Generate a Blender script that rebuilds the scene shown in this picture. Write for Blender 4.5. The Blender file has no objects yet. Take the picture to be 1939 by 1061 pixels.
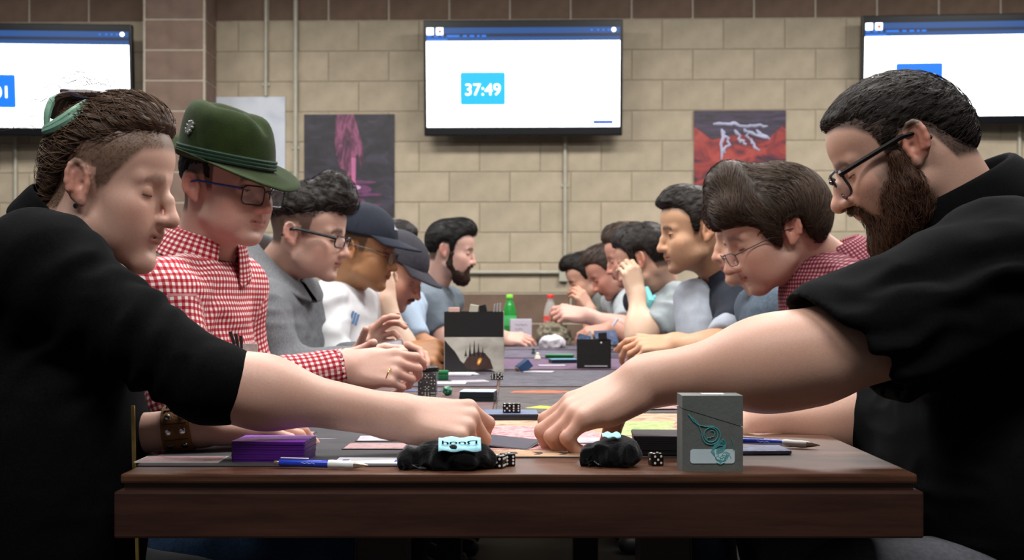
import bpy, bmesh, math, random
import numpy as np
from mathutils import Vector, Matrix, Euler

random.seed(7); np.random.seed(7)
SC = bpy.context.scene
COL = SC.collection

# ------------------------------------------------------------------ camera, light, exposure
F_PX, HOR, CX = 2142.0, 563.0, 969.5          # focal length in px, horizon row, principal column (1939 x 1061)
CAM_Z, TABLE_Z = 0.98, 0.76
cam_d = bpy.data.cameras.new('camera')
cam = bpy.data.objects.new('camera', cam_d); COL.objects.link(cam)
cam.location = (0, 0, CAM_Z); cam.rotation_euler = (math.pi/2, 0, 0)
cam_d.sensor_width = 36; cam_d.lens = 36*F_PX/1939.0
cam_d.shift_y = (HOR-530.5)/1939.0
cam_d.clip_start = 0.05; cam_d.clip_end = 60
cam_d.dof.use_dof = True; cam_d.dof.focus_distance = 1.62; cam_d.dof.aperture_fstop = 9.0
SC.camera = cam

world = bpy.data.worlds.new('world'); SC.world = world; world.use_nodes = True
world.node_tree.nodes['Background'].inputs[0].default_value = (0.62, 0.60, 0.62, 1)
world.node_tree.nodes['Background'].inputs[1].default_value = 0.10

def area_light(name, loc, size, power, col=(1, .95, .88), rot=(0, 0, 0)):
    l = bpy.data.lights.new(name, 'AREA'); l.shape = 'RECTANGLE'; l.size, l.size_y = size
    l.energy = power; l.color = col
    o = bpy.data.objects.new(name, l); o.location = loc; o.rotation_euler = rot; COL.objects.link(o)
    return o
for i, (x, y, w) in enumerate([(-.9, .3, 30), (.9, .3, 30), (-1.5, 2.6, 38), (1.5, 2.6, 38), (0.0, 2.6, 40), (-1.35, 5.1, 52), (1.35, 5.1, 55), (-3.3, 5.4, 36), (3.3, 5.4, 40)]):
    area_light('ceiling_lamp', (x, y, 3.25), (1.2, .6), w, (1, .975, .945))
SC.view_settings.view_transform = 'Standard'; SC.view_settings.look = 'None'
SC.view_settings.exposure = 0.55; SC.view_settings.gamma = 1.0
SC.view_settings.use_curve_mapping = False

# ------------------------------------------------------------------ helpers
def P(px, py, y):
    "the point seen at pixel (px, py) that stands y metres down the room"
    return Vector(((px-CX)*y/F_PX, y, CAM_Z+(HOR-py)*y/F_PX))
def T(px, y, z=TABLE_Z):
    "a point on the table top at depth y below pixel column px"
    return Vector(((px-CX)*y/F_PX, y, z))
def lin(c):
    if isinstance(c, str):
        c = [int(c[i:i+2], 16)/255 for i in (0, 2, 4)]
    return tuple((v/12.92 if v <= .04045 else ((v+.055)/1.055)**2.4) for v in c)
def tag(o, label=None, cat=None, group=None, kind=None):
    if label: o['label'] = label
    if cat: o['category'] = cat
    if group: o['group'] = group
    if kind: o['kind'] = kind
    return o
def link(o, parent=None):
    COL.objects.link(o)
    if parent is not None: o.parent = parent
    return o
def empty(name, loc=(0, 0, 0), rz=0, rot=None):
    o = bpy.data.objects.new(name, None); o.empty_display_size = .05
    o.location = loc; o.rotation_euler = rot if rot else (0, 0, rz)
    return link(o)
def raw_mesh(name, V, Fq, mat=None, smooth=False):
    me = bpy.data.meshes.new(name)
    V = np.asarray(V, np.float32)
    if isinstance(Fq, np.ndarray) and Fq.ndim == 2:
        n, k = Fq.shape
        me.vertices.add(len(V)); me.vertices.foreach_set('co', V.ravel())
        me.loops.add(n*k); me.loops.foreach_set('vertex_index', Fq.ravel().astype(np.int32))
        me.polygons.add(n); me.polygons.foreach_set('loop_start', (np.arange(n)*k).astype(np.int32))
        me.polygons.foreach_set('loop_total', np.full(n, k, np.int32))
        me.update(calc_edges=True)
    else:
        me.from_pydata([tuple(map(float, v)) for v in V], [], [tuple(map(int, f)) for f in Fq]); me.update()
    if smooth:
        me.polygons.foreach_set('use_smooth', np.ones(len(me.polygons), bool))
    if mat: me.materials.append(mat)
    return me
def obj(name, me, parent=None, loc=None, rot=None):
    o = bpy.data.objects.new(name, me)
    if loc is not None: o.location = loc
    if rot is not None: o.rotation_euler = rot
    return link(o, parent)
def set_attr(me, name, data, kind):
    a = me.attributes.new(name, kind, 'POINT')
    key = 'color' if kind == 'FLOAT_COLOR' else 'vector'
    a.data.foreach_set(key, np.asarray(data, np.float32).ravel())

class Mesh:
    "collects simple shapes into one mesh"
    def __init__(s): s.v = []; s.f = []
    def add(s, V, Fs, M=None):
        b = len(s.v)
        for v in V:
            v = Vector(v); s.v.append(M @ v if M is not None else v)
        s.f += [tuple(b+i for i in f) for f in Fs]; return s
    def box(s, c, h, bev=0.0, M=None):
        bm = bmesh.new(); bmesh.ops.create_cube(bm, size=1.0)
        for v in bm.verts: v.co = Vector((v.co.x*h[0], v.co.y*h[1], v.co.z*h[2])) + Vector(c)
        if bev > 0: bmesh.ops.bevel(bm, geom=bm.edges[:], offset=bev, segments=2, affect='EDGES', profile=.6)
        bm.verts.index_update()
        s.add([v.co.copy() for v in bm.verts], [[v.index for v in f.verts] for f in bm.faces], M); bm.free(); return s
    def tube(s, pts, r, n=8, caps=True, M=None):
        pts = [Vector(p) for p in pts]; rs = r if hasattr(r, '__len__') else [r]*len(pts)
        V = []; Fs = []; prev = None
        for i, p in enumerate(pts):
            d = (pts[min(i+1, len(pts)-1)]-pts[max(i-1, 0)])
            d = d.normalized() if d.length > 1e-9 else Vector((0, 0, 1))
            if prev is None:
                a = Vector((0, 0, 1)) if abs(d.z) < .9 else Vector((1, 0, 0))
                u = d.cross(a).normalized()
            else:
                u = (prev - d*prev.dot(d)); u = u.normalized() if u.length > 1e-6 else d.orthogonal().normalized()
            prev = u; w = d.cross(u)
            for k in range(n):
                t = 2*math.pi*k/n; V.append(p+(u*math.cos(t)+w*math.sin(t))*rs[i])
        for i in range(len(pts)-1):
            for k in range(n):
                Fs.append((i*n+k, i*n+(k+1) % n, (i+1)*n+(k+1) % n, (i+1)*n+k))
        if caps:
            Fs.append(tuple(range(n))[::-1]); b = (len(pts)-1)*n; Fs.append(tuple(b+k for k in range(n)))
        return s.add(V, Fs, M)
    def lathe(s, prof, n=20, M=None):
        V = []; Fs = []
        for r, z in prof:
            for k in range(n):
                t = 2*math.pi*k/n; V.append((r*math.cos(t), r*math.sin(t), z))
        for i in range(len(prof)-1):
            for k in range(n):
                Fs.append((i*n+k, i*n+(k+1) % n, (i+1)*n+(k+1) % n, (i+1)*n+k))
        Fs.append(tuple(range(n))[::-1]); b = (len(prof)-1)*n; Fs.append(tuple(b+k for k in range(n)))
        return s.add(V, Fs, M)
    def prism(s, poly, z0, z1, M=None):
        n = len(poly); V = [(x, y, z0) for x, y in poly]+[(x, y, z1) for x, y in poly]
        Fs = [tuple(range(n))[::-1], tuple(range(n, 2*n))]+[(i, (i+1) % n, n+(i+1) % n, n+i) for i in range(n)]
        return s.add(V, Fs, M)
    def mesh(s, name, mat, smooth=False):
        me = raw_mesh(name, s.v, s.f, mat)
        if smooth:
            me.polygons.foreach_set('use_smooth', np.ones(len(me.polygons), bool))
            try: me.set_sharp_from_angle(angle=math.radians(38))
            except Exception: pass
        return me
    def obj(s, name, mat, parent=None, loc=None, rot=None, smooth=False):
        return obj(name, s.mesh(name, mat, smooth), parent, loc, rot)
def rrect(w, h, r, n=4):
    out = []
    for cx, cy, a0 in ((w/2-r, h/2-r, 0), (-w/2+r, h/2-r, 90), (-w/2+r, -h/2+r, 180), (w/2-r, -h/2+r, 270)):
        for i in range(n+1):
            a = math.radians(a0+90*i/n); out.append((cx+r*math.cos(a), cy+r*math.sin(a)))
    return out
def text_mesh(body, size, mat, bold=0.0, depth=.0006, name='lettering'):
    cu = bpy.data.curves.new('txt', 'FONT'); cu.body = body; cu.size = size; cu.align_x = 'CENTER'; cu.align_y = 'CENTER'
    cu.extrude = depth; cu.offset = bold; cu.resolution_u = 4
    o = bpy.data.objects.new('txt', cu); COL.objects.link(o)
    me = bpy.data.meshes.new_from_object(o.evaluated_get(bpy.context.evaluated_depsgraph_get()))
    bpy.data.objects.remove(o); bpy.data.curves.remove(cu)
    me.name = name; me.materials.clear(); me.materials.append(mat); return me

# ------------------------------------------------------------------ materials
MATS = {}
def nodes_of(m):
    m.use_nodes = True; nt = m.node_tree
    return nt, nt.nodes, nt.links, nt.nodes['Principled BSDF']
def pm(name, c, rough=.6, var=.10, scale=30, bump=0.0, metal=0.0, bscale=None, stretch=(1, 1, 1), spec=.4, sheen=0.0, rnd=0.0, coords='Object'):
    "procedural surface: base colour with noise variation, optional relief"
    if name in MATS: return MATS[name]
    m = bpy.data.materials.new(name); MATS[name] = m
    nt, N, L, B = nodes_of(m)
    c = lin(c)
    tc = N.new('ShaderNodeTexCoord'); mp = N.new('ShaderNodeMapping'); mp.inputs['Scale'].default_value = stretch
    L.new(tc.outputs[coords], mp.inputs[0])
    nz = N.new('ShaderNodeTexNoise'); nz.inputs['Scale'].default_value = scale; nz.inputs['Detail'].default_value = 4
    L.new(mp.outputs[0], nz.inputs['Vector'])
    cr = N.new('ShaderNodeValToRGB'); e = cr.color_ramp.elements
    e[0].position = .3; e[1].position = .7
    e[0].color = (*[max(0, v*(1-var)) for v in c], 1); e[1].color = (*[min(1, v*(1+var)) for v in c], 1)
    L.new(nz.outputs[0], cr.inputs[0]); out = cr.outputs[0]
    if rnd > 0:
        oi = N.new('ShaderNodeObjectInfo'); mr = N.new('ShaderNodeMapRange')
        mr.inputs[3].default_value = 1-rnd; mr.inputs[4].default_value = 1+rnd
        L.new(oi.outputs['Random'], mr.inputs[0])
        hs = N.new('ShaderNodeHueSaturation'); L.new(out, hs.inputs['Color']); L.new(mr.outputs[0], hs.inputs['Value']); out = hs.outputs[0]
    L.new(out, B.inputs['Base Color'])
    B.inputs['Roughness'].default_value = rough; B.inputs['Metallic'].default_value = metal
    B.inputs['Specular IOR Level'].default_value = spec
    if sheen: B.inputs['Sheen Weight'].default_value = sheen
    if bump > 0:
        n2 = N.new('ShaderNodeTexNoise'); n2.inputs['Scale'].default_value = bscale or scale*4; n2.inputs['Detail'].default_value = 3
        L.new(mp.outputs[0], n2.inputs['Vector'])
        bp = N.new('ShaderNodeBump'); bp.inputs['Strength'].default_value = bump; bp.inputs['Distance'].default_value = .002
        L.new(n2.outputs[0], bp.inputs['Height']); L.new(bp.outputs[0], B.inputs['Normal'])
    return m
def emit(name, c, strength=1.0, var=.03):
    if name in MATS: return MATS[name]
    m = bpy.data.materials.new(name); MATS[name] = m
    nt, N, L, B = nodes_of(m); c = lin(c)
    tc = N.new('ShaderNodeTexCoord'); nz = N.new('ShaderNodeTexNoise'); nz.inputs['Scale'].default_value = 3
    L.new(tc.outputs['Object'], nz.inputs['Vector'])
    cr = N.new('ShaderNodeValToRGB'); e = cr.color_ramp.elements
    e[0].color = (*[v*(1-var) for v in c], 1); e[1].color = (*c, 1); L.new(nz.outputs[0], cr.inputs[0])
    B.inputs['Base Color'].default_value = (.01, .01, .012, 1); B.inputs['Roughness'].default_value = .35
    L.new(cr.outputs[0], B.inputs['Emission Color']); B.inputs['Emission Strength'].default_value = strength
    return m
def glass(name, c=(1, 1, 1), rough=.03, ior=1.3, alpha=.25):
    if name in MATS: return MATS[name]
    m = bpy.data.materials.new(name); MATS[name] = m
    nt, N, L, B = nodes_of(m)
    tc = N.new('ShaderNodeTexCoord'); nz = N.new('ShaderNodeTexNoise'); nz.inputs['Scale'].default_value = 8
    L.new(tc.outputs['Object'], nz.inputs['Vector'])
    mr = N.new('ShaderNodeMapRange'); mr.inputs[3].default_value = rough; mr.inputs[4].default_value = rough*1.6
    L.new(nz.outputs[0], mr.inputs[0]); L.new(mr.outputs[0], B.inputs['Roughness'])
    B.inputs['Base Color'].default_value = (*lin(c), 1); B.inputs['Alpha'].default_value = alpha; B.inputs['IOR'].default_value = ior
    return m
def art(name, cols, scale=4, stretch=(1, 1, 1), dist=1.2, rough=.5, wave=False, coords='Generated', seed=0.0):
    "abstract printed colours from warped noise: cols = [(position, colour), ...]"
    if name in MATS: return MATS[name]
    m = bpy.data.materials.new(name); MATS[name] = m
    nt, N, L, B = nodes_of(m)
    tc = N.new('ShaderNodeTexCoord'); mp = N.new('ShaderNodeMapping'); mp.inputs['Scale'].default_value = stretch
    mp.inputs['Location'].default_value = (seed, seed*.7, seed*1.3)
    L.new(tc.outputs[coords], mp.inputs[0])
    nz = N.new('ShaderNodeTexNoise'); nz.inputs['Scale'].default_value = scale; nz.inputs['Detail'].default_value = 6
    nz.inputs['Distortion'].default_value = dist; L.new(mp.outputs[0], nz.inputs['Vector'])
    cr = N.new('ShaderNodeValToRGB'); e = cr.color_ramp.elements
    while len(e) < len(cols): e.new(.5)
    for el, (p, c) in zip(e, cols): el.position = p; el.color = (*lin(c), 1)
    L.new(nz.outputs[0], cr.inputs[0]); L.new(cr.outputs[0], B.inputs['Base Color'])
    B.inputs['Roughness'].default_value = rough
    return m
# ------------------------------------------------------------------ the room
WALL_Y, WALL_YAW = 7.55, math.radians(-1.4)
M_TAN = pm('tan_block', 'BBAD96', .9, .12, 9, bump=.5, bscale=220, rnd=.05)
M_BRN = pm('brown_block', '7A6455', .85, .16, 9, bump=.5, bscale=220, rnd=.06)
M_MORT = pm('mortar', 'A69A84', .95, .08, 40)
M_MORTL = pm('pale_mortar', 'BDB3A2', .95, .08, 40)
M_FLOOR = pm('floor_tile', '1C1816', .6, .12, 3)
M_CEIL = pm('ceiling_paint', 'B8B4AC', .9, .04, 3)
fl = Mesh().box((0, 4, -.02), (14, 14, .04)).obj('floor', M_FLOOR); tag(fl, kind='structure')
CW, CH, BASE = .4064, .2032, 2.835-14*.2032          # block pitch, course height
wall = Mesh().box((0, .1225, 1.7), (11.0, .2, 3.4)).obj('wall_back', M_MORT, loc=(0, WALL_Y, 0), rot=(0, 0, WALL_YAW))
tag(wall, kind='structure')
for z0_, z1_ in ((2.835, 3.4), (0, BASE+5*CH)):
    Mesh().box((0, .0245, (z0_+z1_)/2), (11.0, .008, z1_-z0_)).obj('mortar_bed', M_MORTL, wall)
def block_mesh(name, w, h, d, mat, bev=.004):
    return Mesh().box((0, 0, 0), (w, d, h), bev).mesh(name, mat)
B_T = block_mesh('block', CW-.007, CH-.007, .068, M_TAN, .003)
B_D = block_mesh('block', CW-.011, CH-.011, .07, M_BRN, .004)
X0 = (1196-CX)*WALL_Y/F_PX
rest = Mesh(); rest_d = Mesh()
for r in range(0, 17):
    tan = 5 <= r < 14
    z = BASE+(r+.5)*CH
    off = 0 if (r % 2 == 0 or r >= 14) else CW/2     # the upper dark courses are stacked
    for k in range(-16, 17):
        x = X0+off+(k+.5)*CW
        if abs(x) > 5.3: continue
        seen = 4 <= r <= 14 and abs(x) < 4.0
        if seen:
            obj('block', B_T if tan else B_D, wall, (x, .052, z))
        else:
            (rest if tan else rest_d).box((x, .052, z), (CW-.008, .07, CH-.008))
o = rest.obj('block_rest', M_TAN, wall); tag(o, kind='stuff')
o = rest_d.obj('block_rest', M_BRN, wall); tag(o, kind='stuff')
# the block pilaster left of the posters
PX0, PX1, PYF = -2.395, -1.985, 7.33
pil = Mesh().box(((PX0+PX1)/2, PYF+.135, 1.7), (PX1-PX0-.008, .262, 3.4)).obj('wall_pilaster', M_MORTL); tag(pil, kind='structure')
def bull_mesh():
    w, d, r = (PX1-PX0)/2, .13, .032
    poly = [(-w, d), (-w, -d+r)]+[(-w+r-r*math.cos(a), -d+r-r*math.sin(a)) for a in (math.pi*.12, math.pi*.25, math.pi*.38)]+[(-w+r, -d), (w-r, -d)]
    poly += [(w-r+r*math.sin(a), -d+r-r*math.cos(a)) for a in (math.pi*.12, math.pi*.25, math.pi*.38)]+[(w, -d+r), (w, d)]
    return Mesh().prism(poly, -.0935, .0935).mesh('block', pm('pilaster_block', '867063', .8, .15, 9, bump=.4, bscale=200, rnd=.05), True)
BB = bull_mesh(); zt = CAM_Z+(HOR-36.5)*PYF/F_PX
for k in range(-2, 15):
    obj('block', BB, pil, ((PX0+PX1)/2, PYF+.13, zt+.0985-k*.1977))

# conduits on the wall
M_PIPE = pm('conduit_paint', 'B9B5A4', .45, .06, 20, metal=.1)
def conduit(label, pts, r=.0125, clips=()):
    o = empty('conduit', pts[0]); tag(o, label, 'conduit')
    rel = [Vector(p)-Vector(pts[0]) for p in pts]
    Mesh().tube(rel, r, 10).obj('pipe', M_PIPE, o, smooth=True)
    for c in clips:
        Mesh().box((0, .008, 0), (.05, .012, .022), .004).obj('clip', M_PIPE, o, loc=Vector(c)-Vector(pts[0]))
    return o
def W(px, py, d=.0):
    "point d metres in front of the wall face"
    y = WALL_Y-.02
    for _ in range(4):
        X = (px-CX)*y/F_PX; y = WALL_Y+.015+math.tan(WALL_YAW)*X-d
    return P(px, py, y)
conduit('thin painted conduit ending at the top of the white poster', [W(504, -40, .015), W(503, 182, .015)], .0125, [W(503, 160, .012)])
conduit('painted conduit between the white poster and the purple poster', [W(560, -40, .018), W(559, 470, .018)], .016, [W(559, 280, .012)])
c = conduit('painted conduit hanging below the middle screen', [W(1070, 240, .015), W(1070, 505, .015)], .0135, [W(1070, 352, .012)])
Mesh().box((0, 0, 0), (.06, .05, .09), .006).obj('junction_box', M_PIPE, c, loc=W(1067, 521, .02)-c.location)
conduit('horizontal conduit along the wall above the bottles', [W(770, 516, .018), W(1060, 516, .018)], .014)
conduit('thin conduit below the leftmost screen', [W(29, 240, .015), W(29, 560, .015)])
conduit('thin conduit below the rightmost screen', [W(1931, 225, .015), W(1931, 560, .015)])

# ------------------------------------------------------------------ wall screens
M_BEZ = pm('screen_bezel', '0B0C12', .3, .1, 20)
M_SCR = emit('screen_white', 'F4FAFF', 2.6, .02)
M_BAR = emit('screen_blue_bar', '0A4C90', .7, .1)
M_BAR2 = emit('screen_navy_bar', '04254C', .5, .1)
M_TIM = emit('screen_timer_blue', '0AA2F2', 1.15, .03)
M_TIM2 = emit('screen_timer_deep_blue', '0A6FE0', 1.0, .03)
M_DIG = emit('screen_digits', 'E9FBFF', 2.4, .02)
M_GRY = emit('screen_pale_print', 'D8E2EC', 2.0, .02)
M_DOT = emit('screen_red_dot', 'E4482E', 1.0, .05)
M_BTN = emit('screen_button', '0A4FB4', .9, .05)
def screen(label, px0, px1, py0, py1, depth, timer, rz, timer_px, faint=True, tmat=None):
    y = WALL_Y-depth
    s = y/F_PX; w = (px1-px0)*s; h = (py1-py0)*s
    root = empty('wall_screen', P((px0+px1)/2, py1, y), rot=(math.radians(4.5), 0, rz)); tag(root, label, 'screen', 'wall screens')
    U = lambda px, py: ((px-(px0+px1)/2)*s, (py1-py)*s)          # to screen plane
    Mesh().box((0, .03, h/2), (w, .06, h), .006).obj('housing', M_BEZ, root)
    Mesh().box((0, .095, h/2), (w*.35, .08, h*.4), .004).obj('bracket', M_BEZ, root)
    def flat(name, a, b, m, lift):
        x0, z1 = U(*a); x1, z0 = U(*b)
        return Mesh().box(((x0+x1)/2, -.0005-lift, (z0+z1)/2), (x1-x0, .001, z1-z0)).obj(name, m, root)
    t, b_ = py0+14, py1-16
    flat('display', (px0+5, t+25), (px1-5, b_), M_SCR, .0008)
    flat('title_bar', (px0+5, t), (px1-5, t+11), M_BAR, .0012)
    flat('menu_bar', (px0+5, t+11), (px1-5, t+17), M_BAR2, .0012)
    flat('tool_bar', (px0+5, t+17), (px1-5, t+25), M_BAR, .0012)
    for dx, mt in ((6, M_SCR), (24, M_SCR)):
        flat('icon', (px0+dx, t), (px0+dx+13, t+13), mt, .0022)
    flat('icon_mark', (px0+28, t+4), (px0+34, t+10), M_DOT, .003)
    for k, (a, l) in enumerate([(6, 9), (20, 9), (33, 5), (44, 24), (74, 8), (87, 9), (101, 5), (110, 8)]):
        flat('menu_word', (px0+a, t+14), (px0+a+l, t+17), M_TIM2, .0024)
    flat('tool_word', (px0+6, t+21), (px0+45, t+24), M_TIM2, .0024)
    for k, dx in enumerate((60, 48, 38, 28)):
        flat('window_button', (px1-dx, t+4), (px1-dx+3, t+7), M_TIM2, .0024)
    x, z = U(px1-17, t+5)
    Mesh().lathe([(4*s, 0), (4*s, .001)], 16, Matrix.Translation((x, -.003, z)) @ Matrix.Rotation(math.pi/2, 4, 'X')).obj('account_dot', M_SCR, root)
    for a, l in ((-102, 3), (-50, 3), (-44, 4)):
        flat('small_print', (px1+a, t+37), (px1+a+l, t+40), M_BAR, .0024)
    if timer_px:
        a, b2, c2, d2 = timer_px
        x0, z1 = U(a, b2); x1, z0 = U(c2, d2)
        Mesh().prism(rrect(x1-x0, z1-z0, .012), 0, .0015, Matrix.Translation(((x0+x1)/2, -.0012, (z0+z1)/2)) @ Matrix.Rotation(math.pi/2, 4, 'X')).obj('timer_panel', tmat or M_TIM, root)
        me = text_mesh(timer, .108, M_DIG, .0, name='timer_digits')
        tx, tz = (x0+x1)/2, z0+(z1-z0)*.45
        if timer == '01': tx = U(8, 0)[0]
        obj('timer_digits', me, root, (tx, -.0045, tz), (math.pi/2, 0, 0))
        if faint:
            fx, fz = U((a+c2)/2, b_-2)
            o = obj('faint_lettering', text_mesh('ROMO', .098, M_GRY, 0), root, (fx, -.002, fz+.012), (math.pi/2, 0, 0))
            flat('lower_bezel', (px0+5, b_), (px1-5, py1-2), M_BEZ, .006)
        for k in range(5):
            flat('pale_row', (c2+52, b2+22+k*9), (c2+66, b2+25+k*9), M_GRY, .0016)
    flat('dialog_button', (px1-55, b_-12), (px1-18, b_-6), M_BTN, .0022)
    return root
screen('wall screen showing a blue 37:49 timer, hung above the bearded man in grey', 803, 1178, 41, 257, .16, '37:49', math.radians(-1.4), (872, 138, 957, 199))
screen('wall screen cut by the left frame edge, beside the brown block pilaster', -126, 250, 47, 258, .16, '01', math.radians(3.0), (-52, 143, 33, 205), tmat=M_TIM2)
screen('wall screen at the upper right, behind the head of the man in black polo', 1633, 2006, 30, 236, .20, '37:49', math.radians(-4.0), (1697, 120, 1783, 180), tmat=M_TIM2, faint=False)

# ------------------------------------------------------------------ posters
def poster(label, px0, px1, py0, py1, mat):
    a, b = W(px0, py0, .004), W(px1, py1, .004)
    c = (a+b)/2
    root = empty('poster', (c.x, c.y, b.z), WALL_YAW); tag(root, label, 'poster', 'posters on the block wall')
    w, h = b.x-a.x, a.z-b.z
    Mesh().box((0, 0, h/2), (w, .006, h)).obj('sheet', mat, root)
    return root, w, h
M_WP = art('white_poster', [(.3, 'BFC6D2'), (.5, 'D2D8E2'), (.75, 'DDE2EA')], 3, dist=.6)
poster('pale blank poster on the wall behind the green hat', 400, 540, 184, 372, M_WP)
M_PP = art('dark_poster', [(.25, '1E1A20'), (.5, '2E2A33'), (.62, '3A3442'), (.8, '4A4656')], 5, (1, 1, 2), 1.0)
p1, w, h = poster('dark poster with a purple glowing shape, left of the middle screen', 576, 747, 217, 412, M_PP)
M_PK = art('poster_pink', [(.3, '35202F'), (.48, '6E3854'), (.62, 'A45A7E'), (.75, '4A2A40')], 6, (1, 1, .6), 1.5)
M_PK2 = art('poster_magenta', [(.3, '341C34'), (.5, '6A3460'), (.7, 'A8689A')], 9, (.4, 1, 2), 1.5)
def blob(poly, mat, root, name, y=-.0042):
    Mesh().prism(poly, 0, .0012, Matrix.Translation((0, y, 0)) @ Matrix.Rotation(math.pi/2, 4, 'X')).obj(name, mat, root)
q = lambda u, v: ((u-.5)*w, (1-v)*h)
blob([q(.36, 0), q(.55, 0), q(.6, .15), q(.65, .3), q(.66, .48), q(.62, .5), q(.6, .38), q(.56, .42), q(.57, .6), q(.5, .64), q(.46, .55), q(.4, .52), q(.36, .42), q(.34, .25)], M_PK, p1, 'print_shape')
def ellipse(cu, cv, ru, rv, n=20): return [q(cu+ru*math.cos(2*math.pi*k/n), cv+rv*math.sin(2*math.pi*k/n)) for k in range(n)]
blob(ellipse(.55, .73, .2, .05), M_PK2, p1, 'print_ripple', -.0046)
blob(ellipse(.55, .71, .08, .022), pm('poster_glow_pink', 'DDB6D8', .5, .1, 20), p1, 'print_glow', -.0058)
blob([q(.525, .42), q(.575, .42), q(.57, .72), q(.53, .72)], pm('poster_hot_pink', 'C8709E', .5, .2, 12), p1, 'print_stream', -.0052)
for cu, cv, ru, rv in ((.52, .84, .16, .03), (.6, .66, .2, .018), (.7, .78, .16, .016), (.44, .79, .12, .014), (.66, .88, .2, .014)):
    blob(ellipse(cu, cv, ru, rv), M_PK2, p1, 'print_ripple', -.0046)
M_RP = art('red_poster', [(.25, '2A1A26'), (.40, '4A2236'), (.52, '9A322E'), (.64, 'B84A42'), (.78, '4A2240')], 3.2, (1, 1, 1.6), 1.2)
p2, w, h = poster('red poster with white lightning streaks, right of the middle screen', 1314, 1488, 210, 392, M_RP)
M_LT = pm('poster_lightning', 'C9CBE6', .5, .2, 14)
M_PD = art('poster_dusk', [(.3, '2A2228'), (.6, '463A52'), (.8, '5C5484')], 4, (1, 1, 2), 1)
blob([q(.0, .0), q(1, 0), q(1, .12), q(.8, .3), q(.5, .24), q(.2, .3), q(0, .16)], M_PD, p2, 'print_sky')
rl = random.Random(4)
for (u0, v0, u1, v1) in [(.22, .15, .45, .13), (.4, .13, .62, .17), (.6, .15, .8, .17), (.3, .2, .28, .5), (.3, .2, .38, .33), (.45, .2, .5, .34), (.55, .18, .6, .3), (.6, .22, .78, .28), (.5, .3, .58, .36), (.62, .3, .7, .42), (.38, .33, .33, .45), (.7, .2, .8, .3)]:
    pts = []
    for k in range(5):
        t = k/4; a, b = q(u0+(u1-u0)*t+rl.uniform(-.025, .025), v0+(v1-v0)*t+rl.uniform(-.012, .012)); pts.append((a, -.006, b))
    Mesh().tube(pts, [.006, .012, .009, .010, .004], 5).obj('print_lightning', M_LT, p2)

# ------------------------------------------------------------------ the long table
def wood(name, c0, c1, rough=.35):
    m = bpy.data.materials.new(name); MATS[name] = m
    nt, N, L, B = nodes_of(m)
    tc = N.new('ShaderNodeTexCoord'); mp = N.new('ShaderNodeMapping'); mp.inputs['Scale'].default_value = (1.2, 14, 14)
    L.new(tc.outputs['Object'], mp.inputs[0])
    nz = N.new('ShaderNodeTexNoise'); nz.inputs['Scale'].default_value = 3.5; nz.inputs['Detail'].default_value = 8; nz.inputs['Roughness'].default_value = .65
    L.new(mp.outputs[0], nz.inputs['Vector'])
    cr = N.new('ShaderNodeValToRGB'); e = cr.color_ramp.elements; e[0].position = .32; e[1].position = .7
    e[0].color = (*lin(c0), 1); e[1].color = (*lin(c1), 1); L.new(nz.outputs[0], cr.inputs[0]); L.new(cr.outputs[0], B.inputs['Base Color'])
    mr = N.new('ShaderNodeMapRange'); mr.inputs[3].default_value = rough-.06; mr.inputs[4].default_value = rough+.14
    L.new(nz.outputs[0], mr.inputs[0]); L.new(mr.outputs[0], B.inputs['Roughness'])
    bp = N.new('ShaderNodeBump'); bp.inputs['Strength'].default_value = .12; bp.inputs['Distance'].default_value = .001
    L.new(nz.outputs[0], bp.inputs['Height']); L.new(bp.outputs[0], B.inputs['Normal'])
    return m
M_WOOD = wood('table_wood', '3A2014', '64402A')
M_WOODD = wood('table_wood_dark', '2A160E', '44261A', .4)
TX0, TX1, TY0, TY1 = -.493, .510, 1.40, 5.75
table = empty('long_table', (0, (TY0+TY1)/2, 0)); tag(table, 'long dark wooden table the card players sit along', 'table')
L_ = TY1-TY0; W_ = TX1-TX0; XC = (TX0+TX1)/2
Mesh().box((XC, 0, TABLE_Z-.006), (W_-.012, L_-.012, .012), .003).obj('tabletop', M_WOOD, table)
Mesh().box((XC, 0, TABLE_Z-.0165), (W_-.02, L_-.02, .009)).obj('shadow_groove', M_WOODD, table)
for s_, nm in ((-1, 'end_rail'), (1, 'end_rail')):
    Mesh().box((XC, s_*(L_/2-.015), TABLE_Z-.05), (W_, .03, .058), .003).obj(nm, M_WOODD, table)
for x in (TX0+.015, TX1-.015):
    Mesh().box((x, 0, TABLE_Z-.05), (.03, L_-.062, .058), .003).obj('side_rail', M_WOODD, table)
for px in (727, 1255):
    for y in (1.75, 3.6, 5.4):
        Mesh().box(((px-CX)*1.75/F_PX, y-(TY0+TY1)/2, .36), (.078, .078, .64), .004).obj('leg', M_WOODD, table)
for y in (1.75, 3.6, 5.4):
    Mesh().box((.015, y-(TY0+TY1)/2, .02), (.62, .09, .04), .006).obj('foot', M_WOODD, table)
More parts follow.
